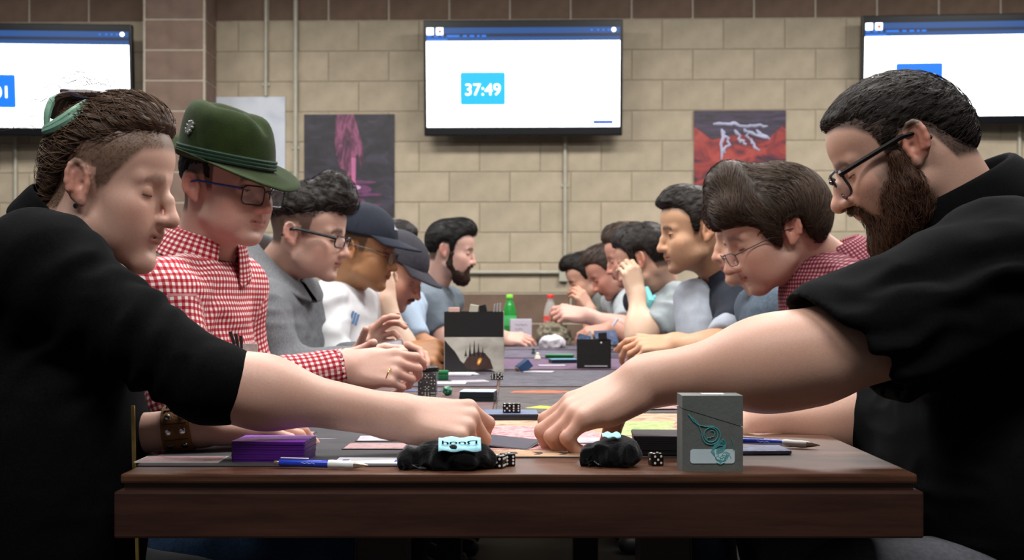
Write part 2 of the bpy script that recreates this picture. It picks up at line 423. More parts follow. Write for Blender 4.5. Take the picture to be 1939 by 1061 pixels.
# ------------------------------------------------------------------ smooth-solid modelling (distance fields meshed by surface nets)
def smin(a, b, k):
    if k <= 1e-6: return np.minimum(a, b)
    h = np.maximum(k-np.abs(a-b), 0)/k
    return np.minimum(a, b)-h*h*k*.25
def smax(a, b, k): return -smin(-a, -b, k)
def E(c, r, R=None): return ('e', np.array(c, float), np.array(r, float), None if R is None else np.array(R, float))
def C(a, b, ra, rb=None): return ('c', np.array(a, float), np.array(b, float), float(ra), float(ra if rb is None else rb))
def FN(f): return ('f', f)
def pbox(p):
    if p[0] == 'e':
        if p[3] is None: return p[1]-p[2], p[1]+p[2]
        e = np.sqrt(((p[3]*p[2][None, :])**2).sum(1)); return p[1]-e, p[1]+e
    if p[0] == 'c':
        m = max(p[3], p[4]); return np.minimum(p[1], p[2])-m, np.maximum(p[1], p[2])+m
    return None
def ev(p, X, Y, Z):
    if p[0] == 'e':
        x, y, z = X-p[1][0], Y-p[1][1], Z-p[1][2]
        if p[3] is not None:
            R = p[3]
            x, y, z = R[0, 0]*x+R[1, 0]*y+R[2, 0]*z, R[0, 1]*x+R[1, 1]*y+R[2, 1]*z, R[0, 2]*x+R[1, 2]*y+R[2, 2]*z
        r = p[2]
        x, y, z = x/r[0], y/r[1], z/r[2]
        k0 = np.sqrt(x*x+y*y+z*z)
        k1 = np.sqrt((x/r[0])**2+(y/r[1])**2+(z/r[2])**2)+1e-9
        return k0*(k0-1)/k1
    if p[0] == 'c':
        a, b, ra, rb = p[1:]
        d = b-a; L2 = max(float(d@d), 1e-12)
        x, y, z = X-a[0], Y-a[1], Z-a[2]
        t = np.clip((x*d[0]+y*d[1]+z*d[2])/L2, 0, 1)
        return np.sqrt((x-t*d[0])**2+(y-t*d[1])**2+(z-t*d[2])**2)-(ra+(rb-ra)*t)
    return p[1](X, Y, Z)
def run_ops(ops, X, Y, Z):
    d = np.full(np.broadcast(X, Y, Z).shape, 1.0)
    for s, p, k in ops:
        e = ev(p, X, Y, Z)
        d = smin(d, e, k) if s == '+' else smax(d, -e, k) if s == '-' else smax(d, e, k)
    return d
def bounds(ops, pad):
    B = [pbox(p) for s, p, k in ops if s == '+' and p[0] != 'f']
    return np.min([b[0] for b in B], 0)-pad, np.max([b[1] for b in B], 0)+pad
def solid(ops, h, lo=None, hi=None):
    "mesh of the solid described by ops = [(+ | - | &, shape, blend)]"
    l2, h2 = bounds(ops, 2.5*h)
    lo = l2 if lo is None else np.maximum(lo, l2); hi = h2 if hi is None else np.minimum(hi, h2)
    n = np.maximum(np.ceil((hi-lo)/h).astype(int)+1, 4)
    ax = [(lo[i]+h*np.arange(n[i])).astype(np.float32) for i in range(3)]
    D = np.full(tuple(n), .5, np.float32)
    for s, p, k in ops:
        b = pbox(p)
        if b is None: sl = tuple(slice(0, n[i]) for i in range(3))
        else:
            pad = k+3*h
            i0 = np.clip(np.floor((b[0]-pad-lo)/h).astype(int), 0, n); i1 = np.clip(np.ceil((b[1]+pad-lo)/h).astype(int)+1, 0, n)
            if (i1 <= i0).any(): continue
            sl = tuple(slice(i0[i], i1[i]) for i in range(3))
        e = ev(p, ax[0][sl[0]][:, None, None], ax[1][sl[1]][None, :, None], ax[2][sl[2]][None, None, :]).astype(np.float32)
        D[sl] = smin(D[sl], e, k) if s == '+' else smax(D[sl], -e, k) if s == '-' else smax(D[sl], e, k)
    return snets(D, lo, h)
CO = np.array([(i, j, k) for i in (0, 1) for j in (0, 1) for k in (0, 1)])
ED = [(a, b) for a in range(8) for b in range(a+1, 8) if np.abs(CO[a]-CO[b]).sum() == 1]
def snets(D, lo, h):
    S = D < 0
    n = np.array(D.shape)-1
    cnt = np.zeros(n, np.int8)
    for c in CO: cnt += S[c[0]:c[0]+n[0], c[1]:c[1]+n[1], c[2]:c[2]+n[2]]
    act = (cnt > 0) & (cnt < 8)
    ijk = np.array(np.nonzero(act)); N = ijk.shape[1]
    idx = np.full(n, -1, np.int64); idx[act] = np.arange(N)
    vals = [D[ijk[0]+c[0], ijk[1]+c[1], ijk[2]+c[2]] for c in CO]
    acc = np.zeros((N, 3)); m = np.zeros(N)
    for a, b in ED:
        va, vb = vals[a], vals[b]; cr = (va < 0) != (vb < 0)
        t = np.where(cr, va/np.where(va == vb, 1, va-vb), 0)
        acc += cr[:, None]*(CO[a][None]+(CO[b]-CO[a])[None]*t[:, None]); m += cr
    V = (ijk.T+acc/np.maximum(m, 1)[:, None])*h+np.asarray(lo)[None]
    Fs = []
    for axn in range(3):
        u, w = [(1, 2), (2, 0), (0, 1)][axn]
        A = np.take(S, range(0, S.shape[axn]-1), axn); B = np.take(S, range(1, S.shape[axn]), axn)
        for flip in (False, True):
            e = (A & ~B) if not flip else (~A & B)
            q = np.array(np.nonzero(e))
            ok = (q[u] > 0) & (q[w] > 0) & (q[u] < n[u]) & (q[w] < n[w]); q = q[:, ok]
            if q.shape[1] == 0: continue
            c = [q.copy() for _ in range(4)]
            c[0][u] -= 1; c[0][w] -= 1; c[1][w] -= 1; c[3][u] -= 1
            f = np.stack([idx[c_[0], c_[1], c_[2]] for c_ in c], 1)
            Fs.append(f[:, ::-1] if flip else f)
    Fa = np.concatenate(Fs) if Fs else np.zeros((0, 4), int)
    return V, Fa[(Fa >= 0).all(1)]
def vnormals(V, Fq):
    a = V[Fq[:, 2]]-V[Fq[:, 0]]; b = V[Fq[:, 3]]-V[Fq[:, 1]]; f = np.cross(a, b)
    N = np.zeros_like(V)
    for k in range(4): np.add.at(N, Fq[:, k], f)
    return N/np.maximum(np.linalg.norm(N, axis=1, keepdims=True), 1e-12)
def relax(V, Fq, it=1, w=.5):
    for _ in range(it):
        S = np.zeros_like(V); c = np.zeros(len(V))
        for k in range(4):
            np.add.at(S, Fq[:, k], V[Fq[:, (k+1) % 4]]); np.add.at(c, Fq[:, k], 1)
            np.add.at(S, Fq[:, k], V[Fq[:, (k-1) % 4]]); np.add.at(c, Fq[:, k], 1)
        V = V*(1-w)+w*S/np.maximum(c, 1)[:, None]
    return V
_rt = np.random.RandomState(3).rand(64, 64, 64).astype(np.float32)
def vnoise(Pn):
    "smooth value noise in -1..1"
    i = np.floor(Pn).astype(int); f = Pn-i; f = f*f*(3-2*f); o = 0
    for c in CO:
        w = np.prod(np.where(c[None] == 1, f, 1-f), 1)
        j = (i+c[None]) & 63; o = o+w*_rt[j[:, 0], j[:, 1], j[:, 2]]
    return o*2-1
def join_parts(parts):
    "[(V, F, ...per-vertex arrays)] -> one"
    b = 0; Vs = []; Fs = []; ex = [[] for _ in parts[0][2:]]
    for p in parts:
        Vs.append(p[0]); Fs.append(np.asarray(p[1])+b); b += len(p[0])
        for i, a in enumerate(p[2:]): ex[i].append(a)
    return [np.concatenate(Vs), np.concatenate(Fs)]+[np.concatenate(e) for e in ex]
def mix(a, b, t):
    t = np.clip(np.asarray(t), 0, 1)[:, None]; return a*(1-t)+np.asarray(b)[None]*t
def sstep(a, b, x):
    t = np.clip((x-a)/(b-a), 0, 1); return t*t*(3-2*t)
def gs(d2, s): return np.exp(-d2/(2*s*s))

# ------------------------------------------------------------------ skin, hair and cloth materials
def attr_mat(name, rough=.5, sss=0.0, bump=0.0, bscale=600, spec=.35, sheen=0.0, weave=None):
    if name in MATS: return MATS[name]
    m = bpy.data.materials.new(name); MATS[name] = m
    nt, N, L, B = nodes_of(m)
    at = N.new('ShaderNodeAttribute'); at.attribute_name = 'col'
    tc = N.new('ShaderNodeTexCoord'); nz = N.new('ShaderNodeTexNoise'); nz.inputs['Scale'].default_value = bscale*.35; nz.inputs['Detail'].default_value = 3
    L.new(tc.outputs['Object'], nz.inputs['Vector'])
    mr = N.new('ShaderNodeMapRange'); mr.inputs[3].default_value = .9; mr.inputs[4].default_value = 1.1; L.new(nz.outputs[0], mr.inputs[0])
    hs = N.new('ShaderNodeHueSaturation'); L.new(at.outputs['Color'], hs.inputs['Color']); L.new(mr.outputs[0], hs.inputs['Value'])
    L.new(hs.outputs[0], B.inputs['Base Color'])
    B.inputs['Roughness'].default_value = rough; B.inputs['Specular IOR Level'].default_value = spec
    if sss: B.inputs['Subsurface Weight'].default_value = sss; B.inputs['Subsurface Radius'].default_value = (.012, .005, .003); B.inputs['Subsurface Scale'].default_value = .6
    if sheen: B.inputs['Sheen Weight'].default_value = sheen; B.inputs['Sheen Roughness'].default_value = .5
    if bump:
        n2 = N.new('ShaderNodeTexNoise'); n2.inputs['Scale'].default_value = bscale; n2.inputs['Detail'].default_value = 2; L.new(tc.outputs['Object'], n2.inputs['Vector'])
        bp = N.new('ShaderNodeBump'); bp.inputs['Strength'].default_value = bump; bp.inputs['Distance'].default_value = .001
        L.new(n2.outputs[0], bp.inputs['Height']); L.new(bp.outputs[0], B.inputs['Normal'])
    return m
M_SKIN = attr_mat('skin', .48, .12, .18, 900, .4)
M_HAIR = attr_mat('hair', .52, 0, .4, 700, .20)
def check_cloth(name, c_light, c_mid, c_dark, pitch, rough=.8):
    "two-way woven check on the 'uvw' attribute"
    m = bpy.data.materials.new(name); MATS[name] = m
    nt, N, L, B = nodes_of(m)
    at = N.new('ShaderNodeAttribute'); at.attribute_name = 'uvw'
    sp = N.new('ShaderNodeSeparateXYZ'); L.new(at.outputs['Vector'], sp.inputs[0])
    bs = []
    for ax in (0, 1):
        mu = N.new('ShaderNodeMath'); mu.operation = 'MULTIPLY'; mu.inputs[1].default_value = 1/pitch; L.new(sp.outputs[ax], mu.inputs[0])
        fr = N.new('ShaderNodeMath'); fr.operation = 'FRACT'; L.new(mu.outputs[0], fr.inputs[0])
        cm = N.new('ShaderNodeMath'); cm.operation = 'GREATER_THAN'; cm.inputs[1].default_value = .5; L.new(fr.outputs[0], cm.inputs[0]); bs.append(cm)
    ad = N.new('ShaderNodeMath'); ad.operation = 'ADD'; L.new(bs[0].outputs[0], ad.inputs[0]); L.new(bs[1].outputs[0], ad.inputs[1])
    hf = N.new('ShaderNodeMath'); hf.operation = 'MULTIPLY'; hf.inputs[1].default_value = .5; L.new(ad.outputs[0], hf.inputs[0])
    cr = N.new('ShaderNodeValToRGB'); cr.color_ramp.interpolation = 'CONSTANT'; e = cr.color_ramp.elements; e.new(.5)
    for el, p, c in zip(e, (0, .25, .75), (c_light, c_mid, c_dark)): el.position = p; el.color = (*lin(c), 1)
    L.new(hf.outputs[0], cr.inputs[0]); L.new(cr.outputs[0], B.inputs['Base Color'])
    B.inputs['Roughness'].default_value = rough; B.inputs['Specular IOR Level'].default_value = .2
    tc = N.new('ShaderNodeTexCoord'); n2 = N.new('ShaderNodeTexNoise'); n2.inputs['Scale'].default_value = 900; L.new(tc.outputs['Object'], n2.inputs['Vector'])
    bp = N.new('ShaderNodeBump'); bp.inputs['Strength'].default_value = .15; bp.inputs['Distance'].default_value = .001
    L.new(n2.outputs[0], bp.inputs['Height']); L.new(bp.outputs[0], B.inputs['Normal'])
    return m
def knit(name, c, rough=.95, scale=160, var=.35):
    return pm(name, c, rough, var, scale, bump=.6, bscale=scale*2, stretch=(1, 1, .35), spec=.15)

# ------------------------------------------------------------------ heads
def tone(sk, k=.12):
    "skin hex -> slightly greyer hex"
    c = [int(sk[i:i+2], 16) for i in (0, 2, 4)]; l = .35*c[0]+.45*c[1]+.2*c[2]
    return ''.join('%02X' % int(v+(l+4-v)*k) for v in c)
HEAD0 = dict(nose=.0, nose_drop=.0, nose_w=1.0, chin=.0, chin_z=.0, jaw=1.0, fat=0.0, brow=0.0, neck=.056, lips=1.0, ear=1.0, forehead=0.0, hump=0.0)
def head_ops(p, neck_to):
    q = dict(HEAD0); q.update(p)
    j, ft = q['jaw'], q['fat']
    o = []
    A = lambda pr, k=.015: o.append(('+', pr, k))
    A(E((0, -.006, .05), (.076, .1, .084)), 0)
    A(E((0, .042+q['forehead'], .058), (.062, .052, .052)), .03)
    A(E((0, .045, -.008), (.060+ft*.3, .050, .052)), .03)
    A(E((0, .058, -.042), (.042+ft*.4, .046, .036)), .025)
    A(E((0, .036, -.052), (.052*j+ft, .052, .044+ft*.5)), .025)
    for s in (-1, 1):
        A(C((s*.050*j, .010, -.055), (s*.018, .076+q['chin'], -.086+q['chin_z']), .017+ft*.6, .0155), .022)
        A(E((s*.044, .058, -.014), (.020, .026, .018)), .022)
        A(E((s*.034, .052, -.045), (.026+ft*.5, .034, .034)), .03)
        A(C((s*.010, .0905+q['brow'], .031), (s*.046, .075, .029), .0095, .0080), .014)
    A(E((0, .083+q['chin'], -.087+q['chin_z']), (.020, .0175, .0165)), .02)
    # neck before the fine features
    nb = np.array(neck_to)
    A(C((0, -.028, -.02), nb, q['neck'], q['neck']*1.12), .03)
    A(C((0, .012, -.075), nb+np.array((0, .03, .01)), .030+ft*.8, .034), .03)
    # eye hollows
    for s in (-1, 1):
        o.append(('-', E((s*.035, .1045, .0105), (.021, .021, .0125)), .014))
    ty, tz = .1155+q['nose'], -.0245+q['nose_drop']
    nw = q['nose_w']
    A(C((0, .088, .026), (0, (.088+ty)/2+.002+q['hump'], (.026+tz)/2+.002), .0075, .0088*nw), .012)
    A(C((0, (.088+ty)/2+.002+q['hump'], (.026+tz)/2+.002), (0, ty, tz), .0085*nw, .0100*nw), .006)
    A(C((0, ty, tz), (0, .098, tz-.008), .0095*nw, .007), .008)
    for s in (-1, 1):
        A(E((s*.0125*nw, ty-.0125, tz-.003), (.0078, .0105, .0082)), .007)
        o.append(('-', E((s*.0065, ty-.006, tz-.0115), (.0036, .0058, .0045)), .003))
    for s in (-1, 1):
        A(E((s*.0325, .0775, .0105), (.0175, .0136, .0132)), .008)
    l = q['lips']
    ch = q['chin']*.5
    for s in (-1, 1):
        A(C((0, .1035+ch, -.0478), (s*.0225, .0915+ch, -.0535), .0056*l, .003), .007)
        A(C((0, .1020+ch, -.0605), (s*.0205, .0915+ch, -.0555), .0064*l, .003), .007 if s < 0 else .004)
    o.append(('-', C((-.022, .1005+ch, -.0545), (.022, .1005+ch, -.0545), .0016), .004))
    o.append(('-', E((0, .108+ch, -.0735), (.022, .011, .0065)), .012))
    # ears
    es = q['ear']
    for s in (-1, 1):
        tilt = math.radians(14); fl = math.radians(24)*s
        Rm = np.array((Matrix.Rotation(fl, 3, 'Z') @ Matrix.Rotation(tilt, 3, 'X')))
        ce = np.array((s*.0795, -.016, .004))
        loc = lambda v: ce+Rm @ (np.array((s*v[0], v[1], v[2]))*es)
        A(E(ce, np.array((.0062, .0165, .0290))*es, Rm), .006)
        n = 11; ring = []
        for k in range(n):
            a = math.radians(205-k*27)
            ring.append(loc((.0042, .0150*math.cos(a), .0275*math.sin(a)+.002)))
        for k in range(n-1): A(C(ring[k], ring[k+1], .0040*es), .003)
        o.append(('-', E(loc((.0105, .0015, .0035)), np.array((.0085, .0095, .0175))*es, Rm), .004))
        A(C(loc((.004, -.006, .013)), loc((.0045, -.0065, -.010)), .0026*es), .003)
        A(E(loc((.003, .006, -.027)), np.array((.0045, .0075, .0078))*es), .005)
        A(E(loc((.003, .0135, -.004)), np.array((.0045, .005, .0075))*es), .005)
        o.append(('-', E(loc((.006, .0055, -.003)), np.array((.006, .0045, .006))*es), .003))
    return o
def head_colors(V, sk, opt):
    "skin tone over the head: lips, ruddy parts, brows, stubble, cropped scalp hair"
    x, y, z = V[:, 0], V[:, 1], V[:, 2]; ax = np.abs(x)
    base = np.array(lin(sk)); col = np.repeat(base[None], len(V), 0)
    red = base*np.array((1.06, .74, .70))
    ch = opt.get('chin', 0)*.5
    b = opt.get('blush', .5)
    col = mix(col, red, b*.7*gs((ax-.046)**2+(y-.07)**2+(z+.028)**2, .022))
    col = mix(col, red, b*1.0*gs(x**2+(y-.118)**2+(z+.022)**2, .013))
    col = mix(col, red*np.array((1.0, .92, .92)), b*1.1*sstep(.074, .082, ax)*sstep(.035, .012, np.abs(z)))
    lip = sstep(.0100, .0055, np.sqrt(((z+.0545)/1.0)**2+np.maximum(ax-.014, 0)**2*.6))*sstep(.090+ch, .096+ch, y)*(ax < .026)
    col = mix(col, base*np.array((.86, .50, .50)), lip*.75)
    col = mix(col, base*.30, .8*gs((z+.0545)**2, .0017)*(ax < .023)*sstep(.092+ch, .095+ch, y))
    st = opt.get('stubble', 0)
    hc = np.array(lin(opt.get('hair', '2A201A')))
    if st:
        m = sstep(-.012, -.035, z-.30*(ax-.03)*(y < .06))*sstep(-.012, .012, y)*sstep(-.128, -.108, z)
        m = m*(1-.8*lip)*sstep(.035, .050, ax+np.abs(z+.03)*.9+ (z < -.044)*.03)
        n = .75+.25*vnoise(V*700)
        col = mix(col, base*.32+hc*.68, 1.15*st*m*n)
    if opt.get('cheekbeard'):
        m = sstep(.040, .060, ax)*sstep(.035, -.005, z)*sstep(.078, .040, y)*sstep(.004, .014, y)*sstep(-.13, -.11, z)
        col = mix(col, base*.25+hc*.75, opt['cheekbeard']*m*(.85+.15*vnoise(V*800)))
    sc = opt.get('fade', None)          # shaved sides: list of (y, z) lower edge
    if sc:
        yy = [q_[0] for q_ in sc]; zz = [q_[1] for q_ in sc]
        zl = np.interp(y, yy, zz)
        m = sstep(-.006, .012, z-zl)*sstep(.072, .066, ax*(z < .03)*((y > -.035) & (y < .008)))
        n = .95+.05*vnoise(V*900)
        col = mix(col, hc*.93+base*.07, m*n*opt.get('fade_w', .8))
    # brows
    bz = .0345+opt.get('brow_z', 0)-np.maximum(ax-.034, 0)*.55
    bm = gs((z-bz)**2, .0040)*sstep(.010, .015, ax)*sstep(.052, .046, ax)*(y > .05)
    col = mix(col, hc, np.clip(bm*1.4, 0, 1)*opt.get('brow_w', .8)*(.8+.2*vnoise(V*800)))
    return col
def ball(c, r, n=18, m=12, rot=None):
    V = []; Fq = []
    for i in range(m+1):
        a = math.pi*i/m
        for k in range(n):
            t = 2*math.pi*k/n; V.append((r*math.sin(a)*math.cos(t), r*math.cos(a), r*math.sin(a)*math.sin(t)))   # pole along +y (gaze)
    for i in range(m):
        for k in range(n): Fq.append((i*n+k, (i+1)*n+k, (i+1)*n+(k+1) % n, i*n+(k+1) % n))
    V = np.array(V)
    if rot is not None: V = V @ np.array(rot).T
    return V+np.array(c), np.array(Fq)
def eye_parts(sk, look=-.35, open_=.30, lateral=0.0, hair='2A201A'):
    "eyeballs and lids: look = gaze pitch (rad), open_ = lid opening (rad)"
    out = []
    base = np.array(lin(sk))
    for s in (-1, 1):
        c = np.array((s*.0325, .0775, .0105)); r = .0140
        R = Matrix.Rotation(lateral, 3, 'Z') @ Matrix.Rotation(look, 3, 'X')
        V, Fq = ball(c, r, 20, 18, R)
        ang = np.repeat(np.arange(19)*180/18, 20)
        col = np.repeat(np.array(lin('D8D0C8'))[None], len(V), 0)
        col[ang <= 30] = lin('4A3526'); col[ang <= 12] = (.005, .005, .005)
        out.append((V, Fq[:20*6], col))
        up = look*.75+open_*.55; dn = look*.45-open_*.55
        for a0, a1, rr, lash in ((up, 1.0, .0149, True), (-.95, min(dn, up-.06), .0144, False)):
            n, m = 15, 9; V = []; col = []
            for i in range(m+1):
                el = a0+(a1-a0)*i/m
                for k in range(n+1):
                    az = math.radians(-72+144*k/n)
                    fall = math.cos(az)**.35
                    el2 = el*fall+(look*.5)*(1-fall)
                    V.append((c[0]+rr*math.sin(az)*math.cos(el2), c[1]+rr*math.cos(az)*math.cos(el2), c[2]+rr*math.sin(el2)))
                    cc = base*np.array((.93, .80, .76))
                    if (lash and i == 0): cc = np.array(lin(hair))*.6
                    col.append(cc)
            Fq = [(i*(n+1)+k, i*(n+1)+k+1, (i+1)*(n+1)+k+1, (i+1)*(n+1)+k) for i in range(m) for k in range(n)]
            V = np.array(V)
            if lash:                            # lash line along the lid edge
                e = V[:n+1].copy(); e = c[None]+(e-c[None])*1.02
                tb = Mesh().tube([tuple(v) for v in e], [.0004+.0007*math.sin(math.pi*k/n) for k in range(n+1)], 4, False)
                lv = np.array([tuple(v) for v in tb.v]); lv[:, 0] = c[0]+(lv[:, 0]-c[0])*1.22
                out.append((lv, np.array(tb.f), np.repeat((np.array(lin(hair))*.5)[None], len(lv), 0)))
            V[:, 0] = c[0]+(V[:, 0]-c[0])*1.22
            out.append((V, np.array(Fq), np.array(col)))
    return out

# ------------------------------------------------------------------ hair
def hair_solid(ops, h, colour, name, parent, Mw, noise=(.0035, 90, (1, 1, 1)), tint=None, streak=.35, flow=None):
    V, Fq = solid(ops, h)
    V = relax(V, Fq, 1, .4); N = vnormals(V, Fq)
    a, f, st = noise
    stv = np.array(st)[None]
    n1 = vnoise(V*f*stv); n2 = vnoise(V*f*2.3*stv+11)
    V2 = V+N*(a*(n1+.6*n2))[:, None]
    base = np.array(lin(colour)); col = np.repeat(base[None], len(V), 0)*(1+streak*(n1+.7*n2))[:, None]
    if tint is not None: col = tint(V, col)
    Vw = V2 @ np.array(Mw.to_3x3()).T+np.array(Mw.translation)
    me = raw_mesh(name, Vw, Fq, M_HAIR, True); set_attr(me, 'col', np.c_[np.clip(col, 0, 1), np.ones(len(col))], 'FLOAT_COLOR')
    o = obj(name, me, parent)
    return o, V, N
def strands(name, parent, Mw, roots, flow, ops, colour, seg=7, step=.006, r=.0008, lift=.0010, jitter=.25, var=.3, rnd=None, grow=None):
    "tapered hair strands that follow the surface of ops along the direction field flow(P)"
    rnd = rnd or np.random.RandomState(5)
    n = len(roots); Pn = roots.copy(); pts = []
    off = rnd.randn(n, 3)*jitter
    ln = rnd.uniform(.6, 1.2, n)[:, None]
    for i in range(seg):
        eps = .002
        d = run_ops(ops, Pn[:, 0], Pn[:, 1], Pn[:, 2])
        g = np.stack([run_ops(ops, Pn[:, 0]+(eps if k == 0 else 0), Pn[:, 1]+(eps if k == 1 else 0), Pn[:, 2]+(eps if k == 2 else 0))-d for k in range(3)], 1)
        g /= np.maximum(np.linalg.norm(g, axis=1, keepdims=True), 1e-9)
        lf = lift*(1+(0 if grow is None else grow*i))
        Pn = Pn-g*(d-lf*ln[:, 0])[:, None]
        pts.append(Pn.copy())
        f = flow(Pn)+off*(.4+.6*i/seg); f = f-g*(f*g).sum(1, keepdims=True)
        f /= np.maximum(np.linalg.norm(f, axis=1, keepdims=True), 1e-9)
        Pn = Pn+f*step*ln
    pts = np.array(pts)                                     # seg, n, 3
    V = np.zeros((n, seg, 3, 3)); tan = np.gradient(pts, axis=0)
    for i in range(seg):
        t = tan[i]/np.maximum(np.linalg.norm(tan[i], axis=1, keepdims=True), 1e-9)
        a = np.cross(t, np.array([.31, .52, .8])[None]); a /= np.maximum(np.linalg.norm(a, axis=1, keepdims=True), 1e-9); b = np.cross(t, a)
        rr = r*(1-.75*(i/(seg-1))**2)
        for k in range(3):
            th = 2*math.pi*k/3; V[:, i, k] = pts[i]+(a*math.cos(th)+b*math.sin(th))*rr
    base = (np.arange(n)*seg*3)[:, None, None]
    Fq = []
    for i in range(seg-1):
        for k in range(3):
            Fq.append(np.stack([base[:, 0, 0]+i*3+k, base[:, 0, 0]+i*3+(k+1) % 3, base[:, 0, 0]+(i+1)*3+(k+1) % 3, base[:, 0, 0]+(i+1)*3+k], 1))
    Fq = np.concatenate(Fq); V = V.reshape(-1, 3)
    c0 = np.array(lin(colour)) if isinstance(colour, str) else colour
    cc = (c0 if c0.ndim == 2 else np.repeat(c0[None], n, 0))*rnd.uniform(1-var, 1+var, n)[:, None]
    col = np.repeat(np.clip(cc, 0, 1), seg*3, 0)
    Vw = V @ np.array(Mw.to_3x3()).T+np.array(Mw.translation)
    me = raw_mesh(name, Vw, Fq, M_HAIR, True); set_attr(me, 'col', np.c_[col, np.ones(len(col))], 'FLOAT_COLOR')
    return tag(obj(name, me, parent), kind='stuff')
def hairline(pts, k=.010, wx=None):
    "keep only what lies above the line z = f(y)"
    yy = np.array([q_[0] for q_ in pts]); zz = np.array([q_[1] for q_ in pts])
    def f(X, Y, Z):
        zl = np.interp(Y, yy, zz)
        if wx is not None: zl = zl+wx*np.abs(X)
        return (zl-Z)*.8+0*X
    return ('&', FN(f), k)

# ------------------------------------------------------------------ hands
def hand_ops(W, d, n, side, curl=(.5, .7, .5), spread=.06, thumb=(.6, .4, .2), size=1.0, fcurl=None, palm_arch=.0, thick=1.0, tdir=None):
    """W wrist, d direction along the hand, n back-of-hand normal, side +1/-1 = which way the thumb lies (d x n)*side.
    curl = bend of the three finger joints (rad); fcurl = one such triple per finger (index first)."""
    d = Vector(d).normalized(); n = Vector(n); n = (n-d*n.dot(d)).normalized(); t = d.cross(n).normalized()*side
    s = size; W = Vector(W); o = []
    A = lambda pr, k: o.append(('+', pr, k))
    pt = lambda a, b, c: W+(d*a+t*b+n*c)*s
    lat = (.030, .010, -.010, -.029); al = (.088, .092, .087, .078)
    fl = ((.042, .026, .021), (.046, .029, .022), (.042, .027, .021), (.034, .020, .019)); fr = (.0092, .0094, .0088, .0078)
    for i in range(4):
        A(C(pt(.006, lat[i]*.62, .001), pt(al[i], lat[i], .002), .0135*s*thick, .0108*s*thick), .012*s if i else 0)
    A(E(pt(.045, .0, -.006), np.array((.040, .034, .013))*s*thick, np.array([d, t, n]).T), .012*s)
    A(C(pt(.012, .020, -.008), pt(.050, .034, -.010), .0150*s*thick, .0125*s*thick), .012*s)
    A(C(pt(.012, -.024, -.006), pt(.050, -.026, -.008), .0125*s*thick, .011*s*thick), .012*s)
    nails = []
    for i in range(4):
        c3 = fcurl[i] if fcurl else curl
        p = pt(al[i], lat[i], .002); ang = 0.0; sp = spread*(1.5-i)
        dd = (d*math.cos(sp)+t*math.sin(sp)).normalized()
        for j in range(3):
            ang += c3[j]
            v = dd*math.cos(ang)-n*math.sin(ang)
            q_ = p+v*fl[i][j]*s
            A(C(p, q_, (fr[i]-.0006*j)*s*thick, (fr[i]-.0006*(j+1))*s*thick), .004*s if j else .007*s)
            up = dd*math.sin(ang)+n*math.cos(ang)
            if j == 2: nails.append((q_-v*.004*s+up*(fr[i]-.0022)*s*thick, v, up, fr[i]*s))
            p = q_
    a, b, c = thumb            # opposition, bend, tip bend
    p = pt(.022, .026, -.008); v = (d*math.cos(a)*1.0+t*math.sin(a)*.9-n*.45*math.sin(a)).normalized()
    if tdir is not None: v = Vector(tdir).normalized()
    ax = v.cross(t*(.4)-n).normalized()
    q_ = p+v*.040*s; A(C(p, q_, .0135*s*thick, .0110*s*thick), .012*s)
    for j, (ln_, bb, r0) in enumerate(((.032, b, .0108), (.026, c, .0100))):
        v = (Matrix.Rotation(bb, 3, ax) @ v).normalized(); p2 = q_+v*ln_*s
        A(C(q_, p2, r0*s*thick, (r0-.0014)*s*thick), .004*s); q_ = p2
    return o, nails
# ------------------------------------------------------------------ bodies and clothes
def v3(p): return np.array(p, float)
def head_frame(ear, side, yaw, pitch, roll, sc):
    cy, sy, cp, sp = math.cos(yaw), math.sin(yaw), math.cos(pitch), math.sin(pitch)
    f = Vector((side*cy*cp, -sy*cp, -sp)); u = Vector((side*cy*sp, -sy*sp, cp))
    u = Matrix.Rotation(roll, 3, f) @ u
    x = f.cross(u)
    R = Matrix((x, f, u)).transposed()
    sc = Vector((sc, sc, sc)) if not hasattr(sc, '__len__') else Vector(sc)
    near = Vector((.083*side*sc.x, -.014*sc.y, .004*sc.z))
    M = R.to_4x4(); M.translation = Vector(ear)-R @ near
    return M @ Matrix.Diagonal((sc.x, sc.y, sc.z, 1))
def to_world(V, M): return V @ np.array(M.to_3x3()).T+np.array(M.translation)
def arm_ops(a):
    S, El, W = v3(a['S']), v3(a['El']), v3(a['W']); r = a.get('r', (.052, .043, .029))
    ops = [('+', C(S, El, r[0], r[1]), 0), ('+', C(El, W, r[1], r[2]), .03)]
    m = El+(W-El)*.28; d = (W-El)/np.linalg.norm(W-El)
    ops.append(('+', E(m, (r[1]*1.04,)*3), .05))
    # a wrist is wider than it is thick
    h = a.get('hand')
    nails = []
    if h:
        dd = Vector(h['d']).normalized(); n = Vector(h['n']); n = (n-dd*n.dot(dd)).normalized(); t = dd.cross(n)
        R = np.array([dd, t, n]).T
        ops.append(('+', E(W, (r[2]*1.3, r[2]*1.08, r[2]*.86), R), .02))
        ho, nails = hand_ops(W+v3(dd)*.010, h['d'], h['n'], h['side'], **{k: v for k, v in h.items() if k not in ('d', 'n', 'side')})
        ops += [(s, p, max(k, .0) if i else .018) for i, (s, p, k) in enumerate(ho)]
    return ops, nails
